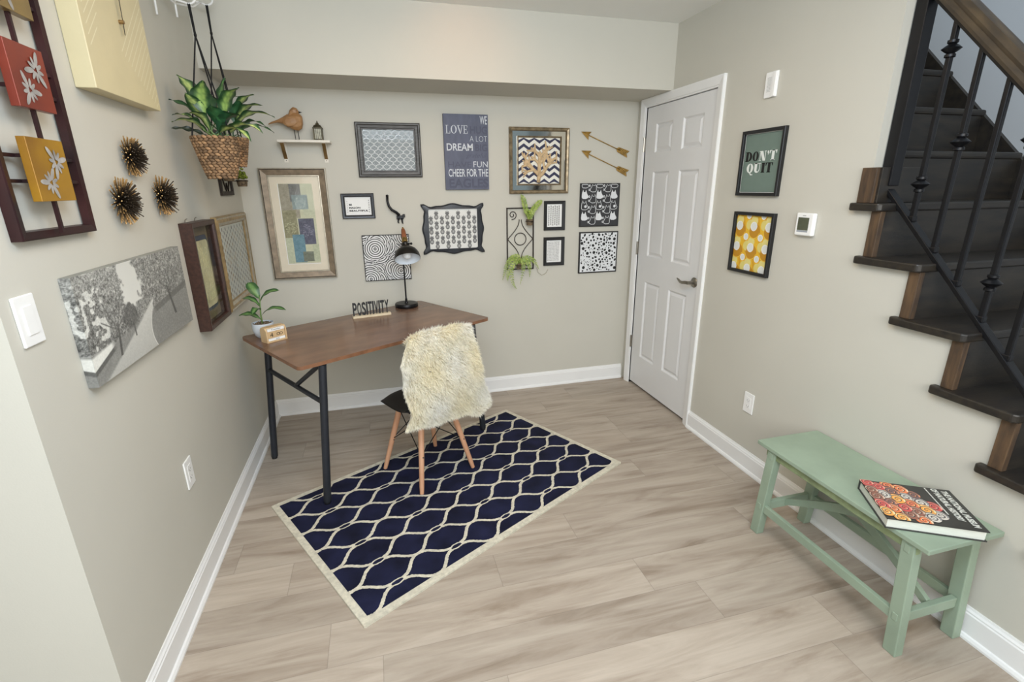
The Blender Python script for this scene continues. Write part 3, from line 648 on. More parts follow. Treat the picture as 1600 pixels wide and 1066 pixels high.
# cast iron hook
r = wall_thing('wall_hook', 'back', .915, 1.39, 'black cast metal hook with curved arm above the arc pattern print', 'hook')
mb = MB(); q = [(-.046, .083, .012), (-.047, .05, .02), (-.040, .018, .026), (-.024, -.005, .028), (.004, -.022, .024), (.022, -.04, .016)]
mb.tube(q, [.008, .0075, .008, .0085, .009, .010], BLACKM, 10); mb.ball(q[0], .0095, BLACKM, 10, 7); mb.build('arm', r, smooth=True)
mb = MB(); mb.box((.028, -.055, .007), (.046, .026, .012), BLACKM); mb.box((.052, -.045, .010), (.016, .022, .010), BLACKM); mb.box((.012, -.058, .010), (.016, .020, .010), BLACKM); mb.build('mounting_plate', r, bevel=.003)
mb = MB(); mb.tube([(.018, -.06, .012), (.012, -.085, .014), (.018, -.093, .018)], [.006, .005, .002], BLACKM, 8); mb.tube([(.038, -.06, .012), (.040, -.088, .014), (.044, -.096, .018)], [.006, .005, .002], BLACKM, 8); mb.build('prong', r, smooth=True)
# arcs print
r = wall_thing('wall_print', 'back', .837, 1.071, 'square black and white print of woven arcs behind the lamp', 'picture')
backing(r, .307, .307, .014, BLACK)
def arcs(U, V):
    out = np.full(U.shape, .95); rs = np.random.RandomState(4); pts = []
    for a in range(10):
        for b in range(10): pts.append(((a+.5*(b % 2))/8.2+rs.uniform(-.05, .05), b/8.2+rs.uniform(-.05, .05)))
    pts.sort(key=lambda p: math.sin(p[0]*8.5+1.1*math.sin(p[1]*6))+math.cos(p[1]*9.5-p[0]*3)+rs.uniform(-.12, .12))
    for x, y in pts:
        d = np.hypot(U-x, V-y); m = d < .245
        s_ = np.abs(((d/.047) % 1)-.5)*2; v = np.clip((s_-.26)*5, 0, 1)*.95; v[d > .238] = 0
        out[m] = v[m]
    out = out*228+16
    e = (U < .015) | (U > .985) | (V < .015) | (V > .985); out[e] = 24
    return np.stack([out]*3, -1)
paint('print', r, .307, .307, 300, 300, arcs, .0145)
# pineapple picture in scalloped frame
r = wall_thing('framed_picture', 'back', 1.298, 1.250, 'pineapple pattern picture in scalloped black frame', 'picture')
def scallop(s=1.):
    o = []; hw, hh = .213*s, .166*s; N_ = 26
    def side(a, b, nn, amp):
        for i in range(N_):
            q = i/N_; x = a[0]+(b[0]-a[0])*q; y = a[1]+(b[1]-a[1])*q; w_ = -.014*math.sin(PI*q)**.7+amp*math.exp(-((q-.5)/.13)**2)-.010*math.exp(-((q-.14)/.06)**2)-.010*math.exp(-((q-.86)/.06)**2)+.006*math.exp(-((q-.03)/.05)**2)+.006*math.exp(-((q-.97)/.05)**2)
            o.append((x+nn[0]*w_, y+nn[1]*w_))
    side((-hw, -hh), (hw, -hh), (0, -1), .020); side((hw, -hh), (hw, hh), (1, 0), .016); side((hw, hh), (-hw, hh), (0, 1), .020); side((-hw, hh), (-hw, -hh), (-1, 0), .016); return o
SLF = M('blackened_slate_frame', (46, 49, 55), .42, .1, noise=.12)
outer = scallop(); n = len(outer); 
def to_rect(p, w, h, k):      # ray from the centre to the rectangle edge
    s_ = 1/max(abs(p[0])/w, abs(p[1])/h); return (p[0]*s_*k, p[1]*s_*k)
l1 = [(x*.972, y*.965) for x, y in outer]; l2 = [(x*.955, y*.945) for x, y in outer]; inn = [to_rect(p, .168, .134, 1) for p in outer]
mb = MB()
lay = [[(x, y, 0) for x, y in outer], [(x, y, .012) for x, y in outer], [(x, y, .016) for x, y in l1], [(x, y, .0125) for x, y in l2], [(x, y, .0165) for x, y in inn], [(x, y, .005) for x, y in inn]]
for k in range(len(lay)-1):
    mb.add(lay[k]+lay[k+1], [(i, (i+1) % n, n+(i+1) % n, n+i) for i in range(n)], SLF)
mb.build('frame', r)
GREY1 = M('print_dark_grey', (112, 112, 112), .6, noise=.4, scale=500, c2=None); LG = M('print_light', (222, 222, 218), .6, noise=.01)
def pineapple(mb, cx, cy, s, z, m, m2):
    mb.ell(cx, cy-.30*s, .29*s, .36*s, z, m, n=14)
    for k, a in enumerate((-52, -26, 0, 26, 52)):
        L = (.42, .55, .62, .55, .42)[k]*s; t = math.radians(90+a); b = (cx, cy+.0*s); tip = (b[0]+L*math.cos(t), b[1]+L*math.sin(t)); nn = (-math.sin(t)*.10*s, math.cos(t)*.10*s); md = (b[0]+.45*L*math.cos(t), b[1]+.45*L*math.sin(t))
        mb.poly([b, (md[0]-nn[0], md[1]-nn[1]), tip, (md[0]+nn[0], md[1]+nn[1])], z+.0001*(k+1), m)
    if m2:
        for k in range(-2, 3):
            for sg in (-1, 1): mb.stroke([(cx+k*.09*s-.14*s*sg, cy-.48*s), (cx+k*.09*s+.14*s*sg, cy-.12*s)], .018*s, z+.0008, m2) if abs(k) < 2 else None
mb = MB(); mb.rect(-.17, -.136, .17, .136, .0055, LG); z = .006
for i in range(10):
    for j in range(-1, 6):
        cx = -.152+.0375*i; cy = -.135+.066*j+(.033 if i % 2 else 0)
        if -.12 < cy < .125 and abs(cx) < .16: pineapple(mb, cx, cy, .050, z, GREY1, LG)
mb.build('print', r); backing(r, .36, .29, .005, BLACK)
# quote board
QB = M('dusk_blue_board', (84, 88, 108), .55, noise=.1, scale=12, stretch=(3, 1, 1)); QD = M('faded_dark_lettering', (72, 75, 94), .6, noise=.05); QW = M('distressed_white_lettering', (206, 210, 216), .6, noise=.12, scale=120)
r = wall_thing('quote_board', 'back', 1.405, 1.743, 'tall dark blue board with words LOVE, DREAM, FUN in white letters', 'sign')
MB().b2(-.148, .148, -.235, .235, 0, .024, QB).build('board', r, bevel=.001)
def qx(px): return (px-352)/548*.296
def qy(py): return (1040-py)/965*.47-.235
mb = MB()
for k, (t_, x0, x1, y0, y1, m_, b_) in enumerate((('WE', 525, 613, 198, 95, QW, .01), ('HUG', 400, 613, 318, 222, QD, .03), ('A LOT', 395, 612, 416, 346, QW, -.022), ('DREAM', 108, 430, 533, 441, QW, .015), ('BIG', 460, 613, 538, 448, QD, .03), ('HAVE', 118, 405, 748, 672, QD, .0), ('FUN', 432, 613, 746, 670, QW, .0), ('CHEER FOR THE', 118, 616, 868, 767, QW, .01), ('EAGLES', 122, 616, 1015, 892, QD, .03))):
    mb.text(t_, qx(x0), qy(y0), qx(x1), qy(y1), .0246, m_, bold=b_)
mb.text('grateful', qx(340), qy(640), qx(605), qy(562), .0246, QD, shear=.35)
def gl(mb, ch, x, y, w, h, z, m, tk=.34, tn=.07, sf=.0):
    """high-contrast serif capitals: thick and thin strokes in a w x h box"""
    T_ = lambda a, b: (x+a*w, y+b*h); R = lambda a, b, c, d: mb.rect(*T_(a, b), *T_(c, d), z, m); s = .07
    def arc(cx, cy, rx, ry, t0, t1, N_=26):
        o_, i_ = [], []
        for i in range(N_+1):
            t = math.radians(t0+(t1-t0)*i/N_); o_.append(T_(cx+rx*math.cos(t), cy+ry*math.sin(t))); i_.append(T_(cx+(rx-tk)*math.cos(t), cy+(ry-tn)*math.sin(t)))
        vs = [(a[0], a[1], z) for a in o_]+[(a[0], a[1], z) for a in i_]; mb.add(vs, [(i, i+1, N_+2+i, N_+1+i) for i in range(N_)], m)
    if ch == 'D': R(0, 0, .5, tn), R(0, 1-tn, .5, 1), R(.08, 0, .08+tk, 1), arc(.42, .5, .58, .5, -90, 90)
    elif ch in 'OQ':
        arc(.5, .5, .5, .5, 0, 360)
        if ch == 'Q': mb.poly([T_(.42, .12), T_(.62, .14), T_(.72, -.12), T_(1.0, -.14), T_(1.0, -.22), T_(.66, -.24), T_(.52, -.08)], z+.0003, m)
    elif ch == 'N': R(0, 1-tn, .35, 1), R(.12, 0, .2, 1), R(0, 0, .32, tn), R(.68, 1-tn, 1, 1), R(.80, 0, .88, 1), mb.poly([T_(.08, 1), T_(.08+tk*1.15, 1), T_(.88, 0), T_(.88-tk*.9, 0)], z+.0003, m)
    elif ch == 'T': R(0, 1-tn, 1, 1), R(.5-tk/2, 0, .5+tk/2, 1), R(.22, 0, .78, tn), mb.poly([T_(0, 1), T_(.0, .68), T_(.08, .68), T_(.2, 1)], z+.0003, m), mb.poly([T_(1, 1), T_(.8, 1), T_(.92, .68), T_(1, .68)], z+.0003, m)
    elif ch == 'I': R(0, 0, 1, tn), R(0, 1-tn, 1, 1), R(.15, 0, .85, 1)
    elif ch == 'U': R(0, 1-tn, .55, 1), R(.1, .35, .1+tk, 1), R(.62, 1-tn, 1, 1), R(.78, .35, .86, 1), mb.poly([T_(.1+(.76 if i > 12 else .38)-(.38)*math.cos(PI*min(i, 24-0)/24)-(.38 if i > 12 else 0), .36-.36*math.sin(PI*i/24)) for i in range(25)]+[T_(.78, .36), T_(.66, .12), T_(.1+tk, .2), T_(.1+tk, .36)], z+.0003, m)
    elif ch == "'": mb.ell(*T_(.5, .85), .38*w, .15*h, z, m); mb.poly([T_(.88, .85), T_(.6, .55), T_(.4, .6), T_(.55, .75)], z+.0003, m)
    elif ch == 'L': R(0, 0, .95, tn), R(.14, 0, .14+tk, 1), R(0, 1-tn, .6, 1), R(.87, 0, .95, .3)
    elif ch == 'V': mb.poly([T_(.05, 1), T_(.05+tk, 1), T_(.62, 0), T_(.48, 0)], z, m); mb.poly([T_(.86, 1), T_(.94, 1), T_(.62, 0), T_(.5, 0)], z+.0003, m); R(0, 1-tn, .5, 1); R(.72, 1-tn, 1.05, 1)
    elif ch == 'E': R(0, 0, .95, tn), R(0, 1-tn, .92, 1), R(.14, 0, .14+tk, 1), R(.3, .48, .7, .48+tn), R(.87, 0, .95, .28), R(.84, .74, .92, 1), R(.66, .38, .72, .64)
lx = qx(103)
for ch_, w_ in (('L', .034), ('O', .042), ('V', .040), ('E', .033)): gl(mb, ch_, lx, qy(318), w_-.003, qy(214)-qy(318), .0246, QW, tk=.20, tn=.05); lx += w_
mb.build('lettering', r)
# coral relief in mirrored frame
r = wall_thing('framed_coral_art', 'back', 1.917, 1.694, 'coral relief on navy chevrons inside a mirrored square frame with gilt edges', 'picture')
AG = M('antique_champagne_gilt', (146, 130, 104), .38, .5, noise=.35, scale=30); MIR = M('mirror_glass', (206, 202, 192), .06, 1., noise=.0)
mb = MB(); mb.ring(.433, .432, [(0, 0), (0, .022), (.008, .028), (.018, .024), (.024, .012)], AG); mb.build('frame', r)
mb = MB(); mb.ring(.387, .386, [(0, .009), (.034, .009)], MIR); mb.build('mirror_border', r)
mb = MB(); mb.ring(.322, .322, [(0, .006), (.0, .018), (.005, .021), (.011, .012)], AG); mb.build('inner_frame', r)
NAVY = M('print_navy', (44, 46, 74), .6, noise=.05); OFFW = M('print_off_white', (228, 226, 216), .6, noise=.02)
mb = MB(); mb.rect(-.152, -.152, .152, .152, .010, OFFW); zz = 6; P_x = [-.15+.3*i/8 for i in range(9)]
for row in range(-4, 5):
    y0 = row*.046-.012; lo = [(x, y0+(.013 if i % 2 else -.013)) for i, x in enumerate(P_x)]; h_ = .021
    for i in range(8):
        a, b = lo[i], lo[i+1]; q = [(a[0], a[1]), (b[0], b[1]), (b[0], b[1]+h_), (a[0], a[1]+h_)]; q = [(u_, max(-.15, min(.15, v_))) for u_, v_ in q]
        if abs(q[0][1]-q[3][1]) > 1e-4 or abs(q[1][1]-q[2][1]) > 1e-4: mb.poly(q, .0103, NAVY)
mb.build('chevron_print', r)
COR = M('tan_coral_relief', (206, 178, 138), .6, noise=.15, scale=60, bump=.3, bscale=150)
mb = MB(); rs = random.Random(3)
def branch(x, y, a, L, w, dep):
    pts = []; px_, py_ = x, y
    for i in range(6): pts.append((px_, py_, .0175)); px_ += L/5*math.cos(a); py_ += L/5*math.sin(a); a += rs.uniform(-.16, .16)
    pts = [(max(-.125, min(.125, p[0])), max(-.135, min(.135, p[1])), p[2]) for p in pts]
    mb.tube(pts, [w*(1-.07*i) for i in range(6)], COR, 8); mb.ball(pts[-1], w*.7, COR, 8, 5)
    if dep > 0:
        for sg in (-1, 1):
            for q in ((2, 4) if dep > 1 else (3,)): branch(pts[q][0], pts[q][1], a+sg*rs.uniform(.45, .85), L*rs.uniform(.55, .72), w*.72, dep-1)
mb.tube([(-.006, -.142, .0165), (-.002, -.10, .0165), (0, -.07, .0175)], [.013, .013, .014], COR, 10)
branch(0, -.08, PI/2+.05, .135, .0145, 2); branch(-.004, -.09, PI/2+.85, .13, .013, 2); branch(.004, -.10, PI/2-.80, .14, .013, 2)
mb.v = [(x, y, .0108+(z-.0108)*.55) for x, y, z in mb.v]; mb.build('coral', r, smooth=True)
glass_pane(r, .30, .30, .019) if False else None
# arrows
AM = M('antique_gold_arrow', (172, 136, 70), .42, .55, noise=.25, scale=30)
for k, (x0, z0, x1, z1, lab) in enumerate(((2.225, 1.890, 2.600, 1.743, 'upper of two gold metal arrows pointing up left'), (2.231, 1.766, 2.605, 1.613, 'lower of two gold metal arrows pointing up left, above the black print'))):
    r = wall_thing('wall_arrow', 'back', (x0+x1)/2, (z0+z1)/2, lab, 'arrow', 'gold arrows near the door')
    d = Vector((x0-x1, z0-z1)); L = d.length; d.normalize(); nn = Vector((-d.y, d.x)); g = lambda a, b, z: (d.x*a+nn.x*b, d.y*a+nn.y*b, z)
    mb = MB(); mb.tube([g(-L*.32, 0, .008), g(L*.38, 0, .008)], .0032, AM, 8); mb.build('shaft', r, smooth=True)
    h = L/2; mb = MB(); mb.add([g(h, 0, .008), g(h-.075, .030, .004), g(h-.060, 0, .013), g(h-.075, -.030, .004), g(h-.055, 0, .001)], [(0, 1, 2), (0, 2, 3), (1, 0, 4), (0, 3, 4), (1, 4, 2), (2, 4, 3)], AM); mb.build('arrowhead', r)
    mb = MB(); T = lambda p: Vector(g(p.x, p.y, p.z)); mb.prism([(-h+.105, 0), (-h+.090, .017), (-h+.0, .024), (-h+.020, 0), (-h+.0, -.024), (-h+.090, -.017)], .004, .008, AM, T)
    for q in range(6):
        for sg in (-1, 1): mb.tube([g(-h+.088-q*.014, 0, .0085), g(-h+.074-q*.014, sg*.019, .0085)], .0012, IRON, 4)
    mb.build('fletching', r)
# moon print with pointed shapes
r = wall_thing('wall_print', 'back', 2.388, 1.391, 'black square print with rows of pale pointed tailed shapes', 'picture')
CHAR = M('print_charcoal', (52, 52, 55), .6, noise=.05); WP = M('print_white', (222, 224, 226), .6, noise=.02)
backing(r, .314, .308, .014, BLACK)
mb = MB(); mb.rect(-.149, -.146, .149, .146, .0145, CHAR)
def blob(mb, cx, cy, s, z, fill, flip=1):
    body = [(-.5, -.05), (-.46, .35), (-.30, .75), (-.22, .45), (-.02, .45), (.10, .72), (.24, .25), (.46, -.10), (.40, -.30), (.1, -.42), (-.35, -.40), (-.48, -.25)]
    P = [(max(-.149, min(.149, cx+flip*a*s)), max(-.146, min(.146, cy+b*s))) for a, b in body]
    if fill: mb.poly(P, z, WP)
    else: mb.stroke(P, .0035, z, WP, closed=True)
    if abs(cx+flip*.62*s) < .14: mb.ell(cx+flip*.58*s, cy-.12*s, .12*s, .15*s, z+.0003, WP); mb.ell(cx+flip*.60*s, cy-.12*s, .05*s, .07*s, z+.0006, CHAR)
for i in range(3):
    for j in range(-1, 3):
        cx = -.118+.116*i; cy = .068-.0765*j
        if cy > -.15: blob(mb, cx, cy, .056, .0148, j % 2 == 0); (mb.ell(cx+.004, cy+.0, .010, .010, .0152, WP) if j % 2 and abs(cy) < .135 else None)
    for j in range(5):
        cx = -.058+.116*i; cy = .115-.0765*j
        if abs(cy) < .14 and cx < .15: blob(mb, cx, cy, .052, .0148, False, -1)
mb.build('print', r)
# dotted print
r = wall_thing('wall_print', 'back', 2.393, 1.045, 'white square print with scattered black spots', 'picture')
backing(r, .314, .308, .014, BLACK); mb = MB(); mb.rect(-.148, -.145, .148, .145, .0145, WP); rs = random.Random(8); pp = []
for _ in range(900):
    x, y, q = rs.uniform(-.142, .142), rs.uniform(-.14, .14), rs.choice((.004, .008, .009, .012, .013))
    if all(math.hypot(x-a, y-b) > (q+c_)*.95+.0005 for a, b, c_ in pp): pp.append((x, y, q))
for i, (x, y, q) in enumerate(pp): q *= .92; mb.ell(x, y, q, q*rs.uniform(.6, 1), .0148+.00002*(i % 5), INK, rs.uniform(0, 3), 10)
mb.build('print', r)
# two small black frames
for k, (zc, lab) in enumerate(((1.3225, 'small black frame with tiny grey motifs, upper of the pair by the fern'), (1.066, 'small black frame with dense black specks, lower of the pair by the fern'))):
    r = wall_thing('framed_picture', 'back', 2.038, zc, lab, 'picture', 'small black frames beside the scroll planter')
    mb = MB(); mb.ring(.161, .207, [(0, 0), (0, .014), (.003, .016), (.021, .014), (.024, .006)], BLACK); mb.build('frame', r)
    mb = MB(); mb.rect(-.057, -.081, .057, .081, .006, PAPER); rs = random.Random(k)
    if k == 0:
        for i in range(6):
            for j in range(9): pineapple(mb, -.043+.0155*i, -.062+.0155*j+(.004 if i % 2 else 0), .0125, .0063, GREY1, None)
    else:
        for i in range(15):
            for j in range(24):
                x = -.048+.0062*i; y = -.068+.0060*j; a = rs.uniform(0, 3.1); l_ = rs.uniform(.0012, .0026); mb.stroke([(x-l_*math.cos(a), y-l_*math.sin(a)), (x+l_*math.cos(a), y+l_*math.sin(a))], .0022, .0064+.00001*((i*7+j) % 9), INK)
    mb.build('print', r)
# scroll planters
FERN = M('fern_frond', (0, 0, 0), .5, noise=.25, scale=80, attr=True); MOSS = M('green_moss', (120, 134, 48), .95, noise=.5, scale=120, bump=.8, bscale=160)
BARKP = M('mossy_clay_cup', (112, 96, 74), .8, noise=.5, scale=60, bump=.5, bscale=100)
def scroll_panel(r, w, h):
    mb = MB()
    for x in (-w/2, w/2): mb.box((x, 0, .008), (.008, h, .008), IRON)
    for y in (-h/2+.004, h/2-.004): mb.box((0, y, .008), (w, .008, .008), IRON)
    mb.build('frame', r)
    mb = MB(); zt = .008; rad = .043
    mb.tube([(rad*math.cos(t), rad*math.sin(t), zt) for t in [2*PI*i/32 for i in range(33)]], .003, IRON, 6)
    for sx in (-1, 1):
        for sy in (-1, 1):
            pts = [(sx*(w/2-.006), sy*.002, zt)]
            for i in range(1, 19): q = i/18; pts.append((sx*((w/2-.006)-(w/2-.014)*math.sin(q*PI/2)**1.3*(1)), sy*(.002+.135*q**1.15), zt))
            mb.tube(pts, .0028, IRON, 6)
            # spiral towards the corner
            c0 = (sx*(w/2-.040), sy*(h/2-.050)); sp = [(c0[0]+sx*(.006+.026*q)*math.cos(2.2+q*9), c0[1]+sy*(.006+.026*q)*math.sin(2.2+q*9), zt) for q in [i/30 for i in range(31)]]
            if (sx, sy) in ((-1, 1), (1, -1)): mb.tube(sp, .0028, IRON, 6)
    mb.build('scrollwork', r, smooth=True)
def frond(mb, pts, wid, n=22, col=((176, 190, 96), (110, 138, 52)), seed=0, up=(0, 0, 1)):
    P = [Vector(p) for p in pts]
    def at(q):
        a = q*(len(P)-1); i = min(int(a), len(P)-2); f = a-i
        p0, p1, p2, p3 = P[max(i-1, 0)], P[i], P[i+1], P[min(i+2, len(P)-1)]
        return .5*((2*p1)+(p2-p0)*f+(2*p0-5*p1+4*p2-p3)*f*f+(3*p1-p0-3*p2+p3)*f**3)
    rs = random.Random(seed); cc = [col[0][k]*.6+col[1][k]*.4 for k in range(3)]
    mb.tube([at(i/12) for i in range(13)], [.0016]*13, FERN, 4, col=cc)
    for i in range(1, n+1):
        q = i/(n+.5); c = at(q); t = (at(min(1, q+.02))-at(max(0, q-.02))).normalized(); sd = t.cross(Vector(up)); sd = sd.normalized() if sd.length > .1 else Vector((1, 0, 0)); w_ = wid*(math.sin(PI*min(1, q*.9+.12))**.7)
        for sg in (-1, 1):
            dd = (sd*sg+t*.55+Vector((rs.uniform(-.15, .15), rs.uniform(-.15, .15), rs.uniform(-.25, .05)))).normalized(); k = rs.random(); cl = tuple(col[0][z]*(1-k)+col[1][z]*k for z in range(3)); e = dd.cross(Vector(up)).normalized()*(w_*.20)+Vector((0, 0, 0)); m_ = c+dd*w_*.5; tp_ = c+dd*w_
            mb.add([c, m_-e+Vector((0, 0, .001)), tp_, m_+e], [(0, 1, 2, 3)], FERN, [cl]*4)
def cup(mb, c, r_, h_): mb.lathe([(0, 0), (r_*.75, 0), (r_, h_), (r_*.9, h_), (r_*.85, h_*.85), (0, h_*.85)], BARKP, c, 14, Matrix(((1, 0, 0), (0, 0, 1), (0, 1, 0))).transposed() if False else Matrix.Rotation(-PI/2, 3, 'X'))
r = wall_thing('scroll_planter', 'back', 1.779, 1.164, 'dark metal scroll panel with two ferns in small cups', 'planter'); Wd_ = .195
scroll_panel(r, Wd_, .44)
inv = r.matrix_world.inverted()
for k, (c, fr) in enumerate((((1.836, -.050, 1.262), [((1.82, -.05, 1.32), (1.805, -.055, 1.38), (1.787, -.06, 1.44), (1.768, -.06, 1.474)), ((1.84, -.05, 1.32), (1.865, -.06, 1.375), (1.90, -.065, 1.415), (1.926, -.06, 1.432)), ((1.836, -.05, 1.31), (1.832, -.07, 1.35), (1.83, -.09, 1.36), (1.835, -.11, 1.33)), ((1.83, -.05, 1.31), (1.85, -.075, 1.36), (1.865, -.085, 1.385), (1.885, -.09, 1.39)), ((1.83, -.05, 1.31), (1.82, -.07, 1.345), (1.80, -.085, 1.36), (1.785, -.09, 1.35))]),
                             ((1.76, -.050, .955), [((1.76, -.05, 1.0), (1.70, -.07, 1.035), (1.655, -.075, .98), (1.628, -.07, .885)), ((1.76, -.05, 1.0), (1.72, -.08, 1.03), (1.69, -.09, .96), (1.70, -.09, .86), (1.73, -.08, .815)), ((1.76, -.05, 1.0), (1.77, -.085, 1.035), (1.775, -.10, .97), (1.752, -.095, .85)), ((1.76, -.05, 1.0), (1.80, -.07, 1.035), (1.86, -.07, 1.015), (1.905, -.06, .95)), ((1.76, -.05, 1.0), (1.745, -.06, 1.045), (1.70, -.06, 1.04), (1.66, -.06, 1.01)), ((1.77, -.05, 1.0), (1.79, -.09, 1.03), (1.82, -.10, .98), (1.825, -.09, .90)), ((1.75, -.05, 1.0), (1.73, -.09, 1.02), (1.665, -.095, .94), (1.66, -.09, .88))]))):
    mb = MB(); mb.lathe([(0, 0), (.020, 0), (.026, .042), (.022, .042), (.02, .036), (0, .036)], BARKP, c, 16)
    mb.v = [tuple(inv @ Vector(p)) for p in mb.v]; cp = mb.build('cup', r, smooth=True, sharp=50)
    mb = MB(); cv = Vector(c)+Vector((0, 0, .034)); mb.tube([cv+Vector((.029*math.cos(t), .029*math.sin(t), -.006)) for t in [2*PI*i/20 for i in range(21)]], .0022, IRON, 5); mb.tube([cv+Vector((0, .028, -.006)), Vector((c[0], -.013, c[2]+.028))], .0025, IRON, 5); mb.v = [tuple(inv @ Vector(p)) for p in mb.v]; mb.build('cup_holder', r)
    mb = MB()
    for i, f in enumerate(fr):
        f = [(c[0], c[1], c[2]+.034)]+[tuple(p) for p in f][1:] if k == 0 else [(c[0], c[1], c[2]+.034)]+[tuple(p) for p in f][1:]
        frond(mb, f, .026 if k == 0 else .024, seed=i+10*k, up=(0, -1, .2))
    mb.v = [tuple(inv @ Vector(p)) for p in mb.v]; tag(mb.build('fern', r), 'green fern fronds')
mb = MB(); mb.tube([(x, -.01, z) for x, z in ((1.905, .955), (1.915, .915), (1.945, .893), (1.975, .905), (1.992, .935))], .0012, M('pale_wire', (150, 140, 110), .5), 5); mb.v = [tuple(inv @ Vector(p)) for p in mb.v]; mb.build('tendril', r)

# shelf with bird and lantern
CREAMSH = M('cream_shelf_paint', (226, 220, 208), .5, noise=.03); BRASSY = M('antique_brass', (158, 128, 84), .35, .75, noise=.2)
r = wall_thing('wall_shelf', 'back', .411, 1.793, 'small cream shelf on two brass brackets', 'shelf')
MB().b2(-.148, .148, -.007, .007, .001, .115, CREAMSH).build('board', r, bevel=.0015)
for x in (-.127, .107):
    mb = MB(); mb.b2(x-.011, x+.011, -.115, -.007, .0005, .003, CREAMSH); mb.b2(x-.011, x+.011, -.0095, -.007, .0005, .098, CREAMSH); mb.bar((x, -.0085, .094), (x, -.095, .003), .020, .0025, BRASSY, up=(0, 1, 0))
    mb.ball((x, -.104, .004), .0028, BLACK, 8, 5); mb.build('bracket', r)
BX = (.372, -.062, 1.8005)
r = empty('bird_figurine', BX, 'carved wooden bird ornament on thin legs, left on the small shelf', 'ornament')
BIRD = M('carved_wood', (172, 130, 86), .5, scale=9, c2=(142, 102, 64), stretch=(1, 1, 3)); 
def skinpts(mb, pts, m, n=12):
    vs = []; k = len(pts)
    for (x, z, ry, rz) in pts:
        for j in range(n): a = 2*PI*j/n; vs.append((x, ry*math.cos(a), z+rz*math.sin(a)))
    fs = [(i*n+j, i*n+(j+1) % n, (i+1)*n+(j+1) % n, (i+1)*n+j) for i in range(k-1) for j in range(n)]+[tuple(range(n))[::-1], tuple((k-1)*n+j for j in range(n))]
    mb.add(vs, fs, m)
mb = MB(); skinpts(mb, [(-.150, .086, .004, .003), (-.135, .093, .010, .005), (-.10, .103, .012, .008), (-.07, .108, .018, .018), (-.045, .107, .030, .034), (-.015, .102, .036, .046), (.012, .100, .034, .048), (.032, .104, .026, .040), (.040, .112, .014, .022)], BIRD, 10); mb.build('body', r)
mb = MB(); skinpts(mb, [(-.034, .128, .012, .016), (-.022, .146, .022, .024), (-.004, .158, .025, .026), (.014, .157, .022, .021), (.024, .153, .011, .010)], BIRD, 9); mb.build('head', r)
mb = MB(); mb.add([(.022, -.006, .160), (.022, .006, .160), (.022, 0, .149), (.044, 0, .156)], [(0, 2, 3), (2, 1, 3), (1, 0, 3), (0, 1, 2)], INK); mb.build('beak', r)
for sy in (-1, 1): MB().ball((.014, sy*.0215, .160), .0026, INK, 8, 5).build('eye', r)
for dx, dy in ((-.012, -.008), (.006, .008)):
    mb = MB(); mb.tube([(dx, dy, .062), (dx+.002, dy, .003)], .0022, INK, 6)
    for a in (-.5, 0, .5, PI): mb.tube([(dx+.002, dy, .002), (dx+.002+.022*math.cos(a), dy+.022*math.sin(a), .0015)], .0016, INK, 5)
    mb.build('leg', r)
for sy in (-1, 1): MB().ball((-.022, sy*.034, .100), (.044, .007, .026), BIRD, 8, 6, Matrix.Rotation(-.25, 3, 'Y')).build('wing', r)
r = empty('lantern', (.492, -.060, 1.8005), 'tiny dark bronze lantern with pointed roof, right on the small shelf', 'lantern')
LM = M('verdigris_bronze', (74, 68, 50), .5, .5, noise=.35, scale=60); AMB = M('smoky_pane', (150, 146, 118), .2, noise=.2, scale=60)
mb = MB(); mb.b2(-.027, .027, -.027, .027, 0, .008, LM)
for sx in (-1, 1):
    for sy in (-1, 1): mb.b2(sx*.022-.004, sx*.022+.004, sy*.022-.004, sy*.022+.004, .008, .066, LM)
mb.b2(-.028, .028, -.028, .028, .066, .072, LM)
for sx, sy in ((0, -1), (0, 1), (1, 0), (-1, 0)):
    for q in (-.010, 0, .010):
        if sx == 0: mb.b2(q-.001, q+.001, sy*.025-.001, sy*.025+.001, .008, .066, LM)
        else: mb.b2(sx*.025-.001, sx*.025+.001, q-.001, q+.001, .008, .066, LM)
mb.build('cage', r)
mb = MB(); mb.b2(-.021, .021, -.021, .021, .009, .065, AMB); mb.build('pane', r)
mb = MB(); mb.lathe([(.036, .072), (.028, .084), (.014, .090), (.011, .098), (.004, .102), (.005, .107), (.0, .113)], LM, n=4, R=Matrix.Rotation(PI/4, 3, 'Z')); mb.build('roof', r)

# ------------------------------------------------------------------ things on the left wall
r = wall_thing('framed_picture', 'left', -.388, 1.150, 'picture of small grey, blue and gold dashes in rows, gilt frame nearest the corner', 'picture')
GF = M('champagne_gilt_frame', (172, 148, 108), .36, .6, noise=.25, scale=20)
mb = MB(); mb.ring(.610, .480, [(0, 0), (0, .020), (.006, .026), (.014, .024), (.020, .028), (.030, .026), (.044, .018), (.050, .010)], [GF, GF, SILV, GF, GF, SILV, GF]); mb.build('frame', r)
mb = MB(); mb.rect(-.26, -.195, .26, .195, .010, M('print_cool_white', (216, 220, 214), .6, noise=.02)); rs = random.Random(4)
pal = [M('dash_'+n_, c_, .6, noise=.05) for n_, c_ in (('slate', (84, 92, 104)), ('charcoal', (52, 54, 58)), ('sand', (166, 142, 96)), ('mist', (150, 160, 160)), ('brown', (108, 88, 66)))]
for i in range(17):
    for j in range(11):
        x = -.244+.0305*i; y = -.178+.0350*j+(.0175 if i % 2 else 0)
        if y < .18: mb.ell(x, y, .0052, .0105, .0104, rs.choice(pal), rs.uniform(-.15, .15), 10)
mb.build('print', r); glass_pane(r, .52, .39, .0125); backing(r, .6, .47, .009, BLACK)
DBR = M('dark_walnut_frame', (62, 38, 30), .4, .05, noise=.25, scale=12, stretch=(1, 6, 6))
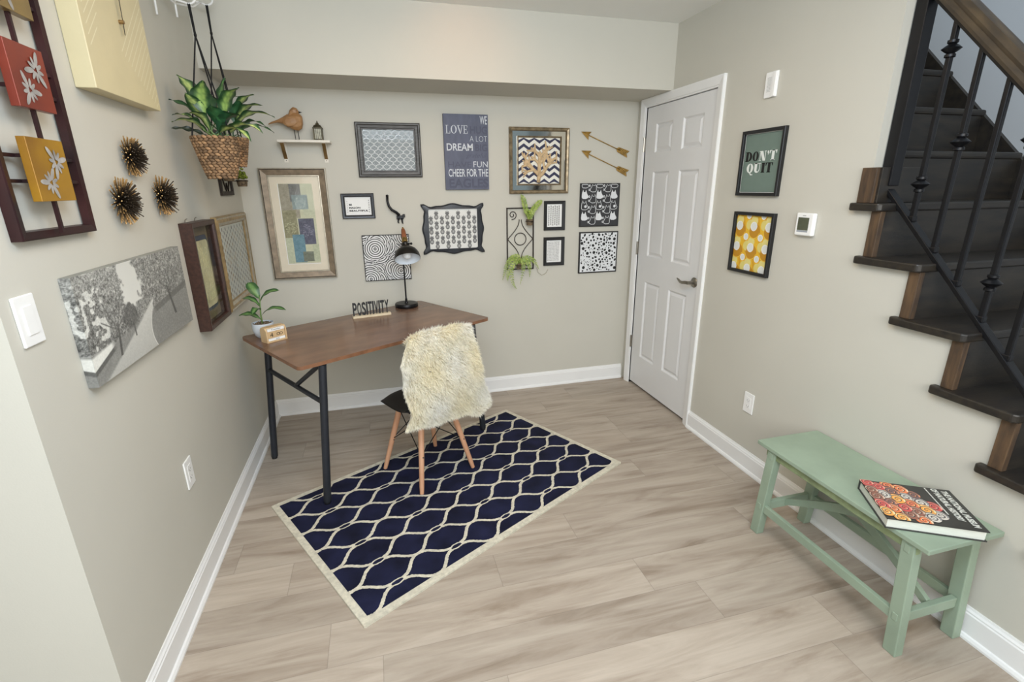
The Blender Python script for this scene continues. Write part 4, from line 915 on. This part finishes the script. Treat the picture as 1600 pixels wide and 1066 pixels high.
r = wall_thing('shadow_box', 'left', -.962, 1.158, 'deep dark brown shadow box holding an embossed cream panel, left of the gilt frame', 'picture')
mb = MB(); mb.ring(.320, .462, [(0, 0), (0, .046), (.003, .049), (.020, .047), (.023, .040), (.023, .012)], DBR); mb.build('frame', r)
backing(r, .30, .44, .012, M('olive_mat_board', (124, 112, 86), .7, noise=.06))
mb = MB(); mb.prism(rrect(.205, .335, .02), .0125, .016, M('slate_blue_mat', (76, 84, 96), .7, noise=.05)); mb.build('inner_mat', r)
EMB = M('embossed_cream_panel', (208, 204, 164), .55, noise=.12, scale=20, bump=.2)
mb = MB(); mb.prism(rrect(.165, .295, .022), .017, .023, EMB); rs = random.Random(6)
for i in range(7):
    x = -.055+.018*i; mb.tube([(x+.006*math.sin(q*6+i), -.12+.24*q*rs.uniform(.8, 1), .0232) for q in [k/10 for k in range(11)]], .0016, EMB, 5)
for i in range(60): mb.ball((rs.uniform(-.068, .068), rs.uniform(-.13, .13), .0232), (rs.uniform(.004, .010), rs.uniform(.003, .006), .0022), EMB, 8, 5, Matrix.Rotation(rs.uniform(0, 3), 3, 'Z'))
mb.build('embossed_panel', r, smooth=True, sharp=40); glass_pane(r, .274, .416, .036)
mb = MB()
for x in (-.10, .02): mb.tube([(x, .228, .006), (x, .243, .010), (x+.006, .246, .016), (x-.006, .246, .016)], .0018, NICK, 5)
mb.build('hanger', r)
# photograph on canvas
r = wall_thing('canvas_photo', 'left', -1.616, 1.162, 'black and white wrapped canvas photo of a curving path between trees', 'picture')
cw_, ch_ = .744, .297
def park(U, V):
    n1 = vnoise(U, V, 150, 60, 1, 2); n2 = vnoise(U, V, 300, 120, 5); n3 = vnoise(U, V, 12, 6, 8, 2); n4 = vnoise(U, V, 40, 18, 12, 2)
    c = 226-20*V
    def soft(d, w=.03): return np.clip(.5-d/w, 0, 1)
    def lay(c, m, val, k=0): return c*(1-m)+(val+(n1-.5)*k+(n2-.5)*k*.8)*m
    j = (n3-.5)*.22+(n4-.5)*.12
    c = lay(c, soft(U-(.37-.20*np.clip(V-.55, 0, 1)+j*.7), .02), 138-46*(1-V)+60*(n4-.5), 120)      # foliage at left
    c = lay(c, soft(.49+.0*V-U+j*.6, .02)*soft(.30-V), 130-30*(1-V)+50*(n4-.5), 130)               # foliage at right
    c = lay(c, soft(np.abs(U-.42)-.12, .03)*soft(V-(.58+j*.8)), 122, 90)                            # far trees
    gap = soft(U-.13-j)*soft(np.abs(V-.55)-.32)*(n4 > .60); c = lay(c, gap, 206, 40)
    c = lay(c, soft(np.hypot((U-.345)/.06, (V-.44)/.13)-1-(n4-.5), .2), 84, 60)                     # dark shrub
    hill = .30+.26*np.clip(U-.18, 0, .6)
    c = lay(c, soft(V-hill), 116+14*n3, 26)
    c = lay(c, soft(V-.27-U*.3)*soft(.12+U*.7-V)*soft(U-.16), 226, 16)                              # bright water
    c = lay(c, soft(np.abs(V-.12-U*.75)-.022, .01)*soft(U-.17), 78, 20)
    c = lay(c, soft(np.abs(V-(.40+.30*(U-.6)))-.035, .01)*soft(.58-U), 92, 26)                      # low wall
    t = np.clip((.52-V)/.52, 0, 1); pl_ = .56-.50*t**1.1; pr = .585-.10*np.sin(np.clip(t*2.2, 0, PI))+.02*t
    c = lay(c, soft(V-.52)*soft(pl_-U, .03)*soft(U-pr, .008), 176+26*(1-t), 12)                     # path
    c = lay(c, soft(np.abs(U-pr-.004)-.004, .004)*soft(V-.45), 214, 10)
    for tx, w_, y0, y1, ln in ((.205, .007, .14, .46, .04), (.80, .010, .22, .60, -.06), (.355, .004, .24, .38, .0)):
        c = lay(c, soft(np.abs(U-tx-(V-y0)*ln*2)-w_*(1.2-(V-y0)), .006)*((V > y0) & (V < y1)), 64, 20)
    for bx, by in ((.215, .40), (.79, .52)):
        for a in (-1.1, -.5, .1, .6, 1.1):
            c = lay(c, soft(np.abs((U-bx)*2.5*math.cos(a)-(V-by)*math.sin(a))-.006, .008)*((V > by) & (V < by+.30) & (np.abs(U-bx) < .10)), 84, 40)
    c = 30+c*.90
    return np.stack([c*.985, c*.985, c*.955], -1)
paint('picture_face', r, cw_, ch_, 460, 184, park, .0252)
CE = M('canvas_side', (146, 146, 138), .7, noise=.12, scale=8); mb = MB()
mb.ring(cw_, ch_, [(0, 0), (0, .025)], CE); mb.rect(-cw_/2, -ch_/2, cw_/2, ch_/2, .001, CE); mb.build('canvas_edge', r)
sd_ = paint('wrapped_edge', r, .0252, ch_, 14, 184, lambda U, V: park((1-U)*.034, V)*.9, 0)
sd_.matrix_local = Matrix.Translation((-cw_/2-.0004, 0, .0126)) @ Matrix.Rotation(-PI/2, 4, 'Y')
# starbursts
for k, (u, z, lab) in enumerate(((-1.450, 1.627, 'topmost of the three spiky metal starbursts'), (-1.583, 1.487, 'spiky metal starburst at lower left, above the canvas photo'), (-1.262, 1.498, 'spiky metal starburst at lower right, nearest the hanging plants'))):
    r = wall_thing('starburst_ornament', 'left', u, z, lab, 'wall ornament', 'spiky metal starbursts'); rs = random.Random(k+30)
    SPK = M('burnished_spikes', (0, 0, 0), .4, .55, noise=.15, attr=True); mb = MB(); N_ = 190; R0 = .066 if k == 0 else .074
    for i in range(N_):
        zz_ = (i+.5)/N_; zz_ = 1-zz_*1.0; a = i*2.39996; rr = math.sqrt(max(0, 1-zz_*zz_)); d = Vector((rr*math.cos(a), rr*math.sin(a), zz_*.95+.02)); d += Vector((rs.uniform(-.06, .06), rs.uniform(-.06, .06), rs.uniform(0, .06))); d.normalize(); L = R0*rs.uniform(.86, 1.05)*(1 if zz_ < .6 else .8)
        o_ = Vector((0, 0, .006)); g = .12 if zz_ > .5 else 1
        pts = [o_, o_+d*L*.62, o_+d*L]; dk = (50, 44, 40); gd = (196, 158, 104); md = tuple(dk[q]*.8+gd[q]*.2 for q in range(3)); tipc = tuple(dk[q]*(1-g)+gd[q]*g for q in range(3))
        n0 = len(mb.v); mb.tube(pts, [.0014, .0019, .0017], SPK, 5, col=dk); mb.col[n0+5:n0+10] = [rgba(md)]*5; mb.col[n0+10:n0+15] = [rgba(tipc)]*5
    mb.build('spikes', r); mb = MB(); mb.ball((0, 0, .006), (.016, .016, .010), IRON, 12, 7); mb.build('hub', r, smooth=True)
# cream clock
r = wall_thing('wall_clock', 'left', -1.440, 2.030, 'square cream wall clock with grooved slanting lines and thin dark hands', 'clock')
CRM = M('cream_clock_body', (210, 198, 160), .5, noise=.03, scale=10, bump=.1); CRL = M('pale_groove', (228, 220, 190), .5, noise=.02)
MB().b2(-.228, .228, -.232, .232, 0, .052, CRM).build('body', r, bevel=.002)
mb = MB()
for i in range(13):
    a = -.02+.018*i
    x0, y0, x1, y1 = -.005+.017*i, -.09-.011*i, .215, 0
    y1 = y0+(x1-x0)*.95
    if y1 > y0: mb.stroke([(x0, y0), (x1, min(y1, .2))], .003, .0524, CRL)
    x0 = -.21+.0*i; y0 = -.17+.026*i
    if i > 1: mb.stroke([(-.205, y0), (-.205+.016*(i+2), y0+.015*(i+2))], .003, .0524, CRL)
mb.build('grooves', r)
mb = MB(); mb.stroke([(.045, .19), (.020, -.038)], [.004, .007], .062, IRON); mb.stroke([(.030, .10), (.020, -.035)], .004, .0625, IRON); mb.tube([(.022, -.001, .0525), (.022, -.001, .066)], .006, BRASSY, 10); mb.build('hand', r)
# tall metal panel
r = wall_thing('metal_wall_panel', 'left', -1.953, 1.90, 'tall dark red metal frame holding coloured squares with cut-out leaves', 'wall art')
RB = M('burnished_red_black', (66, 28, 28), .4, .35, noise=.3, scale=6, c2=(26, 16, 20)); pw, phh = .315, .975
mb = MB(); mb.ring(pw, phh, [(0, 0), (0, .022), (.003, .024), (.019, .022), (.021, .004)], RB); mb.build('frame', r)
def leafcut(mb, cx, cy, s, z, m, seed):
    rs = random.Random(seed)
    for k in range(9):
        a = k*2*PI/9+seed; L = s*(1.25 if k % 3 == 0 else .8)
        c = (cx+.55*L*math.cos(a), cy+.55*L*math.sin(a)); mb.ell(c[0], c[1], .42*L, .12*L+.001, z+.0001*k, m, a, 12)
CUT = M('brushed_silver_cutout', (176, 172, 168), .35, .3, noise=.25, scale=30)
for k, (yy, xx, sz, col, c2, lab) in enumerate(((1.567, -1.992, .140, (176, 132, 26), (134, 92, 26), 'mustard yellow square'), (1.768, -1.976, .136, (142, 58, 38), (104, 44, 36), 'rust red square'), (1.968, -1.972, .136, (150, 124, 68), (108, 88, 52), 'ochre square'), (2.168, -1.98, .136, (120, 100, 60), (84, 70, 46), None))):
    y = yy-1.90; x = xx+1.953+.012; m_ = M('enamel_square_%s' % ('yellow', 'red', 'ochre', 'olive')[k], col, .35, .2, scale=7, c2=c2); mb = MB(); mb.b2(x-sz/2, x+sz/2, y-sz/2, y+sz/2, .030, .048, m_)
    sq = mb.build('square_tile', r, bevel=.001); tag(sq, lab)
    mb = MB(); leafcut(mb, x-.018, y-.028, .034, .0484, CUT, k+1); leafcut(mb, x+.022, y+.020, .036, .0494, CUT, k+2.3); mb.build('leaf_cutout', sq)
    mb = MB()
    for dy in (-.025, .03):
        mb.b2(-pw/2+.02, x-sz/2+.005, y+dy-.004, y+dy+.004, .010, .018, RB); mb.b2(x+sz/2-.005, pw/2-.02, y+dy-.004, y+dy+.004, .010, .018, RB)
        mb.b2(x-sz/2+.004, x-sz/2+.012, y+dy-.004, y+dy+.004, .016, .031, RB); mb.b2(x+sz/2-.012, x+sz/2-.004, y+dy-.004, y+dy+.004, .016, .031, RB)
    nxt = {0: (-phh/2+.02, y-sz/2+.01), 1: (1.567-1.9+.07, y-sz/2+.01), 2: (1.768-1.9+.068, y-sz/2+.01), 3: (1.968-1.9+.068, y-sz/2+.01)}[k]
    mb.b2(x-.004, x+.004, nxt[0]-.01, nxt[1], .030, .038, RB); mb.build('rod', r)
# switch and outlets
def plate(r, w, h, m=WHITEPL): MB().b2(-w/2, w/2, -h/2, h/2, 0, .006, m).build('cover_plate', r, bevel=.0022)
r = wall_thing('light_switch', 'left', -2.138, 1.241, 'white rocker light switch on left wall below the metal panel', 'switch')
plate(r, .072, .114); MB().b2(-.0165, .0165, -.033, .033, .006, .0085, WHITEPL).build('rocker', r, bevel=.001)
SLOT = M('outlet_slot', (84, 84, 84), .6)
def outlet(side, u, z, lab):
    r = wall_thing('wall_outlet', side, u, z, lab, 'outlet'); plate(r, .070, .114)
    MB().b2(-.0165, .0165, -.033, .033, .006, .0075, WHITEPL).build('receptacle', r, bevel=.0008)
    mb = MB()
    for dy in (-.016, .016): mb.rect(-.008, dy-.004, -.006, dy+.004, .0077, SLOT); mb.rect(.006, dy-.003, .008, dy+.003, .0077, SLOT); mb.ell(0, dy-.008, .0022, .0022, .0077, SLOT)
    mb.build('slot', r)
outlet('left', -1.536, .478, 'white outlet low on the left wall')
outlet('right', -1.435, .388, 'white outlet low on the right wall beside the door')
# corner moss planter
r = wall_thing('scroll_planter', 'left', -.325, 1.655, 'dark metal scroll planter with moss cups, mostly behind the hanging baskets', 'planter')
mb = MB(); mb.ring(.235, .330, [(0, 0), (0, .012), (.022, .012), (.022, .004)], IRON); mb.build('frame', r)
mb = MB()
for sx in (-1, 1): mb.tube([(sx*.09, -.02, .008), (sx*.05, -.10, .008), (sx*.02, -.14, .008), (0, -.10, .008)], .004, IRON, 6)
for sx in (-1, 1): mb.tube([(sx*.09, .02, .008), (sx*.05, .10, .008), (sx*.02, .14, .008), (0, .10, .008)], .004, IRON, 6)
mb.tube([(.04*math.cos(t), .04*math.sin(t), .008) for t in [2*PI*i/24 for i in range(25)]], .004, IRON, 6); mb.build('scrollwork', r, smooth=True)
for k, (x, y, z) in enumerate(((.125, -.118, .060), (-.04, -.09, .035))):
    mb = MB(); mb.lathe([(0, 0), (.024, 0), (.030, .036), (0, .036)], BARKP, (x, y, z), 14, Matrix.Rotation(-PI/2, 3, 'X')); mb.build('cup', r, smooth=True, sharp=50)
    mb = MB(); rs = random.Random(k)
    for i in range(46): mb.ball((x+rs.gauss(0, .014), y+.045+abs(rs.gauss(0, .020)), z+rs.gauss(0, .014)), rs.uniform(.006, .011), MOSS, 6, 4)
    mb.build('moss', r, smooth=True)
    mb = MB(); mb.tube([(x+.032*math.cos(t), y+.030, z+.032*math.sin(t)) for t in [2*PI*i/20 for i in range(21)]], .0025, IRON, 5); mb.tube([(x, y+.03, z-.03), (x-.01, y+.03, .012)], .0025, IRON, 5); mb.build('cup_holder', r)

# ------------------------------------------------------------------ hanging plants and their rack
r = wall_thing('hook_rack', 'left', -.85, 2.30, 'white curled metal wall rack from which both baskets hang', 'rack'); inv = r.matrix_world.inverted()
WM = M('white_painted_iron', (232, 232, 230), .4, noise=.03); KP = []
def tubew(pts, rr, name, n=8, m=WM):
    mb = MB(); mb.tube([inv @ Vector(p) for p in pts], rr, m, n); return mb.build(name, r, smooth=True)
def curl(a, b, zc): pass
mb = MB(); mb.bar(inv @ Vector((.006, -1.15, 2.33)), inv @ Vector((.006, -.40, 2.43)), .010, .03, WM); mb.build('rail', r)
H1, H2 = Vector((.110, -.835, 2.262)), Vector((.108, -.536, 2.346))
for H in (H1, H2):
    pts = [Vector((.012, H.y+.02, H.z+.095)), Vector((.03, H.y+.01, H.z+.03)), Vector((.06, H.y+.0, H.z+.008))]+[H+Vector((.028*math.sin(t), 0, .020-.024*math.cos(t))) for t in [-.6+.35*i for i in range(9)]]
    tubew(pts, .0045, 'hook')
for y, z, x in ((-.95, 2.180, .022), (-.80, 2.215, .05)):
    tubew([(.012, y+.005, z+.15), (x, y+.004, z+.06), (x, y, z)], .0042, 'prong')
tubew([(.014, -.90, 2.30), (.05, -.80, 2.265), (.09, -.70, 2.285), (.10, -.62, 2.325), (.09, -.56, 2.345)], .004, 'scroll')
ROPE = M('black_cord', (22, 22, 24), .85, noise=.3, scale=200, bump=.6, bscale=400)
BK = M('woven_seagrass', (0, 0, 0), .75, noise=.3, scale=90, attr=True)
GREEN = ((176, 192, 116), (32, 66, 36))
def basket(name, c, R1, R2, H, seed, hook, knot, ropes, leaves, label):
    c = Vector(c); rt = empty(name, c, label, 'plant', 'hanging basket plants'); rs = random.Random(seed)
    mb = MB(); mb.lathe([(0, -H+.004), (R2*.9, -H+.002), (R2*.97, -H+.010), (R1*.965, -.004), (R1*.90, -.004), (R2*.9, -H+.02), (0, -H+.02)], BK, n=32, col=(96, 72, 50)); 
    rows = int(H/.0112); 
    for i in range(rows+1):
        q = i/rows; z = -H+.006+q*(H-.010); R = R2+(R1-R2)*q**.9; n = int(2*PI*R/.020)
        for j in range(n):
            a = (j+.5*(i % 2))*2*PI/n; Rm = Matrix.Rotation(a, 3, 'Z') @ Matrix.Rotation((.34 if i % 2 else -.34), 3, 'X')
            k = rs.uniform(.72, 1.18); cl = (min(255, 150*k), min(255, 117*k), min(255, 84*k)); mb.ball((R*math.cos(a), R*math.sin(a), z), (.0042, .0125, .0062), BK, 6, 5, Rm, col=cl)
    mb.build('basket', rt, smooth=True)
    mb = MB(); mb.lathe([(0, -.012), (R1*.9, -.012)], SOIL, n=20); mb.build('soil', rt)
    mb = MB(); hk = Vector(hook)-c; kn = Vector(knot)-c
    for dx in (-.003, .003): mb.tube([hk+Vector((dx, 0, 0)), kn+Vector((dx*.5, 0, 0))], .0030, ROPE, 6)
    mb.ball(kn, (.006, .006, .010), ROPE, 8, 6)
    for p in ropes: mb.tube([kn, Vector(p)-c], .0030, ROPE, 6)
    mb.build('hanging_cord', rt)
    for i, (t, w, ar, tw, c0, c1) in enumerate(leaves):
        t = Vector(t)-c; b = Vector((rs.uniform(-.02, .02), rs.uniform(-.02, .02), -.008)); b2 = b+Vector((t.x*.22, t.y*.22, max(.02, t.z*.45)))
        lf = MB(); cs = tuple(.5*(c0[k]+c1[k]) for k in range(3)); lf.tube([b, b+Vector((0, 0, b2.z*.5)), b2], [.0032, .003, .0022], LEAFM, 6, col=cs); leaf(lf, b2, t, w, ar, c0=c0, c1=c1, wavy=.0035, twist=tw, cup=.3, seed=i+seed, n=16, vein=.55); lf.build('leaf', rt, smooth=True)
G1, G2 = GREEN; GD = (70, 104, 62); 
c1 = (.170, -1.018, 1.727)
basket('hanging_plant', c1, .091, .054, .163, 1, H1, (.126, -.881, 2.133), [(c1[0]-.075, c1[1]-.045, 1.722), (c1[0]+.07, c1[1]-.05, 1.722), (c1[0]+.02, c1[1]+.085, 1.722)],
       [((.052, -.96, 1.968), .070, .018, .3, G1, G2), ((.014, -.985, 1.872), .034, .015, .5, GD, G2), ((.030, -1.03, 1.809), .050, .022, .2, G1, G2), ((.045, -1.10, 1.775), .056, .026, -.1, (214, 226, 150), G2), ((.020, -1.04, 1.758), .022, .012, .9, (60, 66, 50), (34, 42, 32)),
        ((.110, -1.10, 1.880), .058, .012, -.4, G1, G2), ((.181, -1.10, 1.926), .078, .022, -.2, (150, 180, 96), G2), ((.300, -1.11, 1.900), .060, .03, .1, (150, 180, 96), G2), ((.200, -1.125, 1.835), .066, .01, .1, (60, 110, 66), (34, 78, 48)),
        ((.372, -1.125, 1.735), .074, .035, .0, (216, 228, 140), (36, 78, 46)), ((.330, -1.16, 1.700), .060, .035, .1, (200, 216, 130), (36, 76, 44)), ((.300, -1.10, 1.800), .062, .03, .2, (48, 92, 58), (30, 66, 42)), ((.100, -1.12, 1.800), .058, .03, -.1, G1, G2), ((.27, -.93, 1.90), .06, .03, .2, G1, G2), ((.12, -.92, 1.92), .055, .02, .2, GD, G2)],
       'nearer hanging dieffenbachia in a woven basket on black cords')
c2 = (.155, -.742, 1.748)
basket('hanging_plant', c2, .080, .055, .125, 2, H2, (.118, -.580, 2.216), [(c2[0]-.065, c2[1]-.03, 1.744), (c2[0]+.062, c2[1]-.035, 1.744), (c2[0]+.03, c2[1]+.066, 1.744)],
       [((.171, -.694, 2.012), .060, .012, .2, (100, 140, 80), G2), ((.231, -.735, 1.966), .072, .02, -.2, G1, G2), ((.295, -.77, 1.934), .052, .03, .2, G1, G2), ((.330, -.80, 1.885), .056, .035, .1, G1, G2), ((.378, -.825, 1.833), .060, .045, .1, (196, 212, 130), G2), ((.340, -.85, 1.790), .046, .04, .0, GD, G2), ((.372, -.86, 1.765), .034, .035, .0, GD, G2), ((.11, -.80, 1.93), .05, .02, .3, GD, G2), ((.24, -.80, 1.90), .06, .02, .3, (60, 110, 66), (34, 78, 48)), ((.10, -.66, 1.90), .05, .02, .3, GD, G2)],
       'farther hanging leafy plant in a smaller woven basket, nearer the corner')

# ------------------------------------------------------------------ right wall
r = wall_thing('framed_print', 'right', -1.285, 1.627, "green poster reading DON'T QUIT in a black frame", 'picture')
def black_frame(r, w, h, bw=.016): mb = MB(); mb.ring(w, h, [(0, 0), (0, .018), (.002, .020), (bw-.002, .020), (bw, .018), (bw, .004)], BLACK); mb.build('frame', r)
black_frame(r, .286, .314)
SAGE = M('sage_poster', (110, 128, 119), .55, noise=.02); mb = MB(); mb.rect(-.129, -.143, .129, .143, .006, SAGE); mb.ring(.258, .286, [(0, .0062), (.004, .0062)], PAPER); z = .0066; PW = M('poster_white', (226, 230, 226), .6, noise=.01)
x = -.113
for ch_, w_, m_ in (('D', .050, INK), ('O', .046, INK), ('N', .052, PW), ("'", .016, PW), ('T', .050, PW)): gl(mb, ch_, x, .010, w_-.003, .046, z, m_, tk=.36, tn=.07); x += w_
x = -.095
for ch_, w_, m_ in (('Q', .050, PW), ('U', .052, PW), ('I', .028, INK), ('T', .050, INK)): gl(mb, ch_, x, -.046, w_-.003, .046, z, m_, tk=.36, tn=.07); x += w_
mb.build('poster', r)
r = wall_thing('framed_print', 'right', -1.295, 1.232, 'yellow and ochre bubble pattern print in a black frame', 'picture'); black_frame(r, .286, .314)
YEL = M('print_yellow', (232, 184, 50), .55, noise=.02); OCH = M('print_ochre', (196, 142, 36), .55, noise=.02); PAY = M('print_pale_yellow', (222, 204, 116), .55, noise=.02)
def golf(U, V):
    x = (U-.5)*.256; y = (V-.5)*.284; c = np.zeros(U.shape+(3,))+(230, 182, 48); s = ((x+y*.25)/.052) % 1; c[(s < .28)] = (214, 160, 38)
    P1, P2, sh_ = .103, .108, .004
    for i in range(-2, 4):
        for j in range(-2, 4):
            ox = -.101+P1*i-.006*j; oy = .086-P2*j+.001*i
            def disc(cx, cy, r_, col): d = np.hypot(x-ox-cx, y-oy-cy); m = d < r_; c[m] = col
            disc(.068, -.100, .026, (222, 206, 120)); disc(.098, -.078, .024, (226, 212, 134))
            disc(.010, -.024, .038, (192, 138, 34)); m = (np.abs(np.hypot(x-ox-.006, y-oy+.020)-.040) < .0022) & (y-oy < -.03); c[m] = (236, 196, 70)
            disc(0, 0, .0235, (236, 236, 232)); disc(.001, 0, .019, (222, 224, 220)); disc(.055, -.054, .0175, (236, 236, 232)); disc(.056, -.054, .013, (214, 218, 214))
    return c
paint('print', r, .256, .284, 230, 256, golf, .006)
r = wall_thing('thermostat', 'right', -1.622, 1.351, 'white square thermostat with small grey screen', 'thermostat')
MB().b2(-.048, .048, -.050, .050, 0, .022, WHITEPL).build('body', r, bevel=.006)
mb = MB(); mb.rect(-.034, -.026, .026, .030, .0224, M('lcd_grey', (84, 88, 70), .25, noise=.1)); mb.build('screen', r)
mb = MB(); mb.rect(-.034, -.034, .026, -.027, .0224, M('button_grey', (150, 156, 164), .4, noise=.02)); mb.rect(-.012, .037, .006, .039, .0224, SLOT); mb.build('button', r)
r = wall_thing('wall_sensor', 'right', -1.285, 1.978, 'small white grilled wall unit high beside the door', 'wall unit')
MB().b2(-.037, .037, -.056, .056, 0, .012, WHITEPL).build('housing', r, bevel=.003); MB().b2(.016, .034, -.054, .054, .012, .017, WHITEPL).build('side_rib', r, bevel=.002)
mb = MB(); 
for i in range(11): mb.rect(-.022, -.030+.006*i, .004, -.0285+.006*i, .0125, M('grille_grey', (150, 152, 152), .5))
mb.build('grille', r)

# ------------------------------------------------------------------ bench and book
GRN = M('sage_green_paint', (148, 165, 145), .5, noise=.10, scale=5, bump=.08); GRE = M('worn_green_edge', (136, 150, 112), .5, noise=.2, scale=20)
bn = empty('bench', (2.492, -2.24, 0), 'sage green wooden bench with crossed braces against the right wall', 'bench'); bo = Vector((2.492, -2.24, 0))
def bpart(mb, name, **k):
    mb.v = [tuple(Vector(p)-bo) for p in mb.v]; return mb.build(name, bn, **k)
mb = MB(); mb.b2(2.328, 2.652, -2.602, -1.878, .431, .449, GRN); bpart(mb, 'seat', bevel=.003)
mb = MB(); mb.b2(2.345, 2.363, -2.56, -1.92, .395, .431, GRE); bpart(mb, 'apron', bevel=.002)
mb = MB(); mb.b2(2.612, 2.630, -2.56, -1.92, .395, .431, GRE); bpart(mb, 'apron', bevel=.002)
for x in (2.356, 2.620):
    for y, s_ in ((-1.955, 1), (-2.535, -1)):
        mb = MB(); a = Vector((x, y+s_*.030, 0)); b = Vector((x, y, .431)); hw = .0185; hd = .0215; vs = []
        for p in (a, b):
            for dx, dy in ((-hw, -hd), (hw, -hd), (hw, hd), (-hw, hd)): vs.append(p+Vector((dx, dy, 0)))
        mb.add(vs, [(3, 2, 1, 0), (4, 5, 6, 7), (0, 1, 5, 4), (1, 2, 6, 5), (2, 3, 7, 6), (3, 0, 4, 7)], GRN); lg = bpart(mb, 'leg', bevel=.003)
        if x < 2.5:
            for zz in (.145, .405):
                mb = MB(); yc = y+s_*.030*(1-zz/.431); mb.b2(x-hw-.0022, x-hw+.001, yc-.009, yc+.009, zz-.014, zz+.014, GRN)
                mb.v = [tuple(Vector(p)-bo) for p in mb.v]; mb.build('tenon_cap', lg, bevel=.002)
for x in (2.352, 2.624): mb = MB(); mb.b2(x-.009, x+.009, -2.535, -1.955, .122, .158, GRN); bpart(mb, 'long_stretcher', bevel=.002)
for y in (-1.934, -2.556): mb = MB(); mb.b2(2.377, 2.600, y-.010, y+.010, .122, .162, GRN); bpart(mb, 'end_stretcher', bevel=.002)
for sg in (1, -1):
    mb = MB(); pts = []
    for i in range(13):
        q = i/12; y = -1.945-.600*q; zc = (.145+.27*q+.03*math.sin(PI*q)) if sg > 0 else (.415-.27*q+.03*math.sin(PI*q)); pts.append((y, zc))
    w_ = [.019-.003*math.cos(2*PI*i/12) for i in range(13)]
    vs = []; x0, x1 = (2.470, 2.488) if sg > 0 else (2.489, 2.507)
    for (y, zc), w in zip(pts, w_): vs += [(x0, y, zc-w), (x1, y, zc-w), (x1, y, zc+w), (x0, y, zc+w)]
    fs = [(4*i+j, 4*i+(j+1) % 4, 4*i+4+(j+1) % 4, 4*i+4+j) for i in range(12) for j in range(4)]+[(3, 2, 1, 0), (48, 49, 50, 51)]
    mb.add(vs, fs, GRN); bpart(mb, 'cross_brace', bevel=.002)
BKM = Matrix.Translation((2.478, -2.452, .4495)) @ Matrix.Rotation(math.radians(-120.2), 4, 'Z')   # local x = reading direction, y = towards the head of the cover
bk = empty('book', BKM, 'large hardcover book with spiral shell cover lying on green bench', 'book'); bw_, bh_ = .228, .277
CB = M('book_cover_charcoal', (54, 54, 52), .35, noise=.05); PG = M('page_block', (220, 222, 212), .75, noise=.1, scale=30, stretch=(1, 1, 60))
MB().b2(-bw_/2, bw_/2, -bh_/2, bh_/2, 0, .003, CB).build('back_cover', bk)
MB().b2(-bw_/2, -bw_/2+.004, -bh_/2, bh_/2, .003, .034, CB).build('spine', bk)
MB().b2(-bw_/2+.004, bw_/2-.005, -bh_/2+.005, bh_/2-.005, .003, .034, PG).build('pages', bk)
fc = MB().b2(-bw_/2, bw_/2, -bh_/2, bh_/2, .034, .037, CB).build('front_cover', bk)
mb = MB(); rs = random.Random(21); z = .0373
pals = [((226, 120, 88), (240, 190, 130)), ((206, 86, 84), (236, 170, 150)), ((240, 168, 84), (238, 220, 170)), ((214, 208, 198), (150, 150, 150)), ((150, 100, 84), (214, 190, 170)), ((232, 128, 80), (240, 214, 180)), ((120, 96, 96), (220, 150, 110))]
pm = [tuple(M('shell_%s' % n_, c_, .45, noise=.05) for n_, c_ in (('body_%s' % nm, a), ('band_%s' % nm, b))) for nm, (a, b) in zip(('coral', 'rose', 'amber', 'pearl', 'umber', 'tangerine', 'mauve'), pals)]
DKL = M('shell_dark_line', (58, 48, 46), .5); pts = []
for j in range(6):
    for i in range(6):
        y = -bh_/2+.014+.032*j; x = -bw_/2+.016+.043*i+(.0215 if j % 2 else 0)
        lim = .030+.030*math.sin(x*30+1)-.02*(x > .06)
        if y < lim and x < bw_/2-.012: pts.append((x+rs.uniform(-.004, .004), y+rs.uniform(-.003, .003)))
pts.sort(key=lambda p: -p[1])
for k, (x, y) in enumerate(pts):
    a, b = rs.choice(pm); r_ = rs.uniform(.023, .028); zz = z+.00006*k; clampx = lambda v: max(-bw_/2+.001, min(bw_/2-.001, v)); clampy = lambda v: max(-bh_/2+.001, v)
    def el(rx, ry, dz, m, dx=0, dy=0): mb.poly([(clampx(x+dx+rx*math.cos(t)), clampy(y+dy+ry*math.sin(t))) for t in [2*PI*i/20 for i in range(20)]], zz+dz, m)
    el(r_*1.06, r_*.98, 0, DKL); el(r_, r_*.92, .00002, a)
    sp = [(clampx(x+.9*r_*(1-q)*math.cos(q*13+1)), clampy(y+.85*r_*(1-q)*math.sin(q*13+1))) for q in [i/34 for i in range(33)]]
    mb.stroke(sp, [r_*.22*(1-q/40) for q in range(33)], zz+.00004, b); mb.stroke([(q_[0]+.0012, q_[1]+.0016) for q_ in sp[2:]], r_*.10, zz+.00005, DKL)
TW = M('title_white', (214, 216, 208), .5, noise=.02); zt_ = z+.004*0+.0008
mb.text('THE NATIONAL MUSEUM', -bw_/2+.012, bh_/2-.034, bw_/2-.014, bh_/2-.014, zt_, TW, bold=.05)
mb.text('OF NATURAL HISTORY', -bw_/2+.004, bh_/2-.062, bw_/2-.040, bh_/2-.042, zt_, TW, bold=.05)
xx = -bw_/2+.006; rs = random.Random(2)
while xx < bw_/2-.070: w_ = rs.uniform(.003, .010); mb.rect(xx, bh_/2-.080, xx+w_, bh_/2-.0755, zt_, TW); xx += w_+.0015
mb.build('cover_artwork', fc)
# recessed downlight that washes the soffit
r = empty('recessed_downlight', (1.32, -.92, HC), 'round recessed ceiling light', 'light')
mb = MB(); mb.lathe([(.048, .0), (.062, -.001), (.064, -.004), (.058, -.006), (.048, -.004), (.046, .0)], WHITE, n=28); mb.build('trim_ring', r, smooth=True)
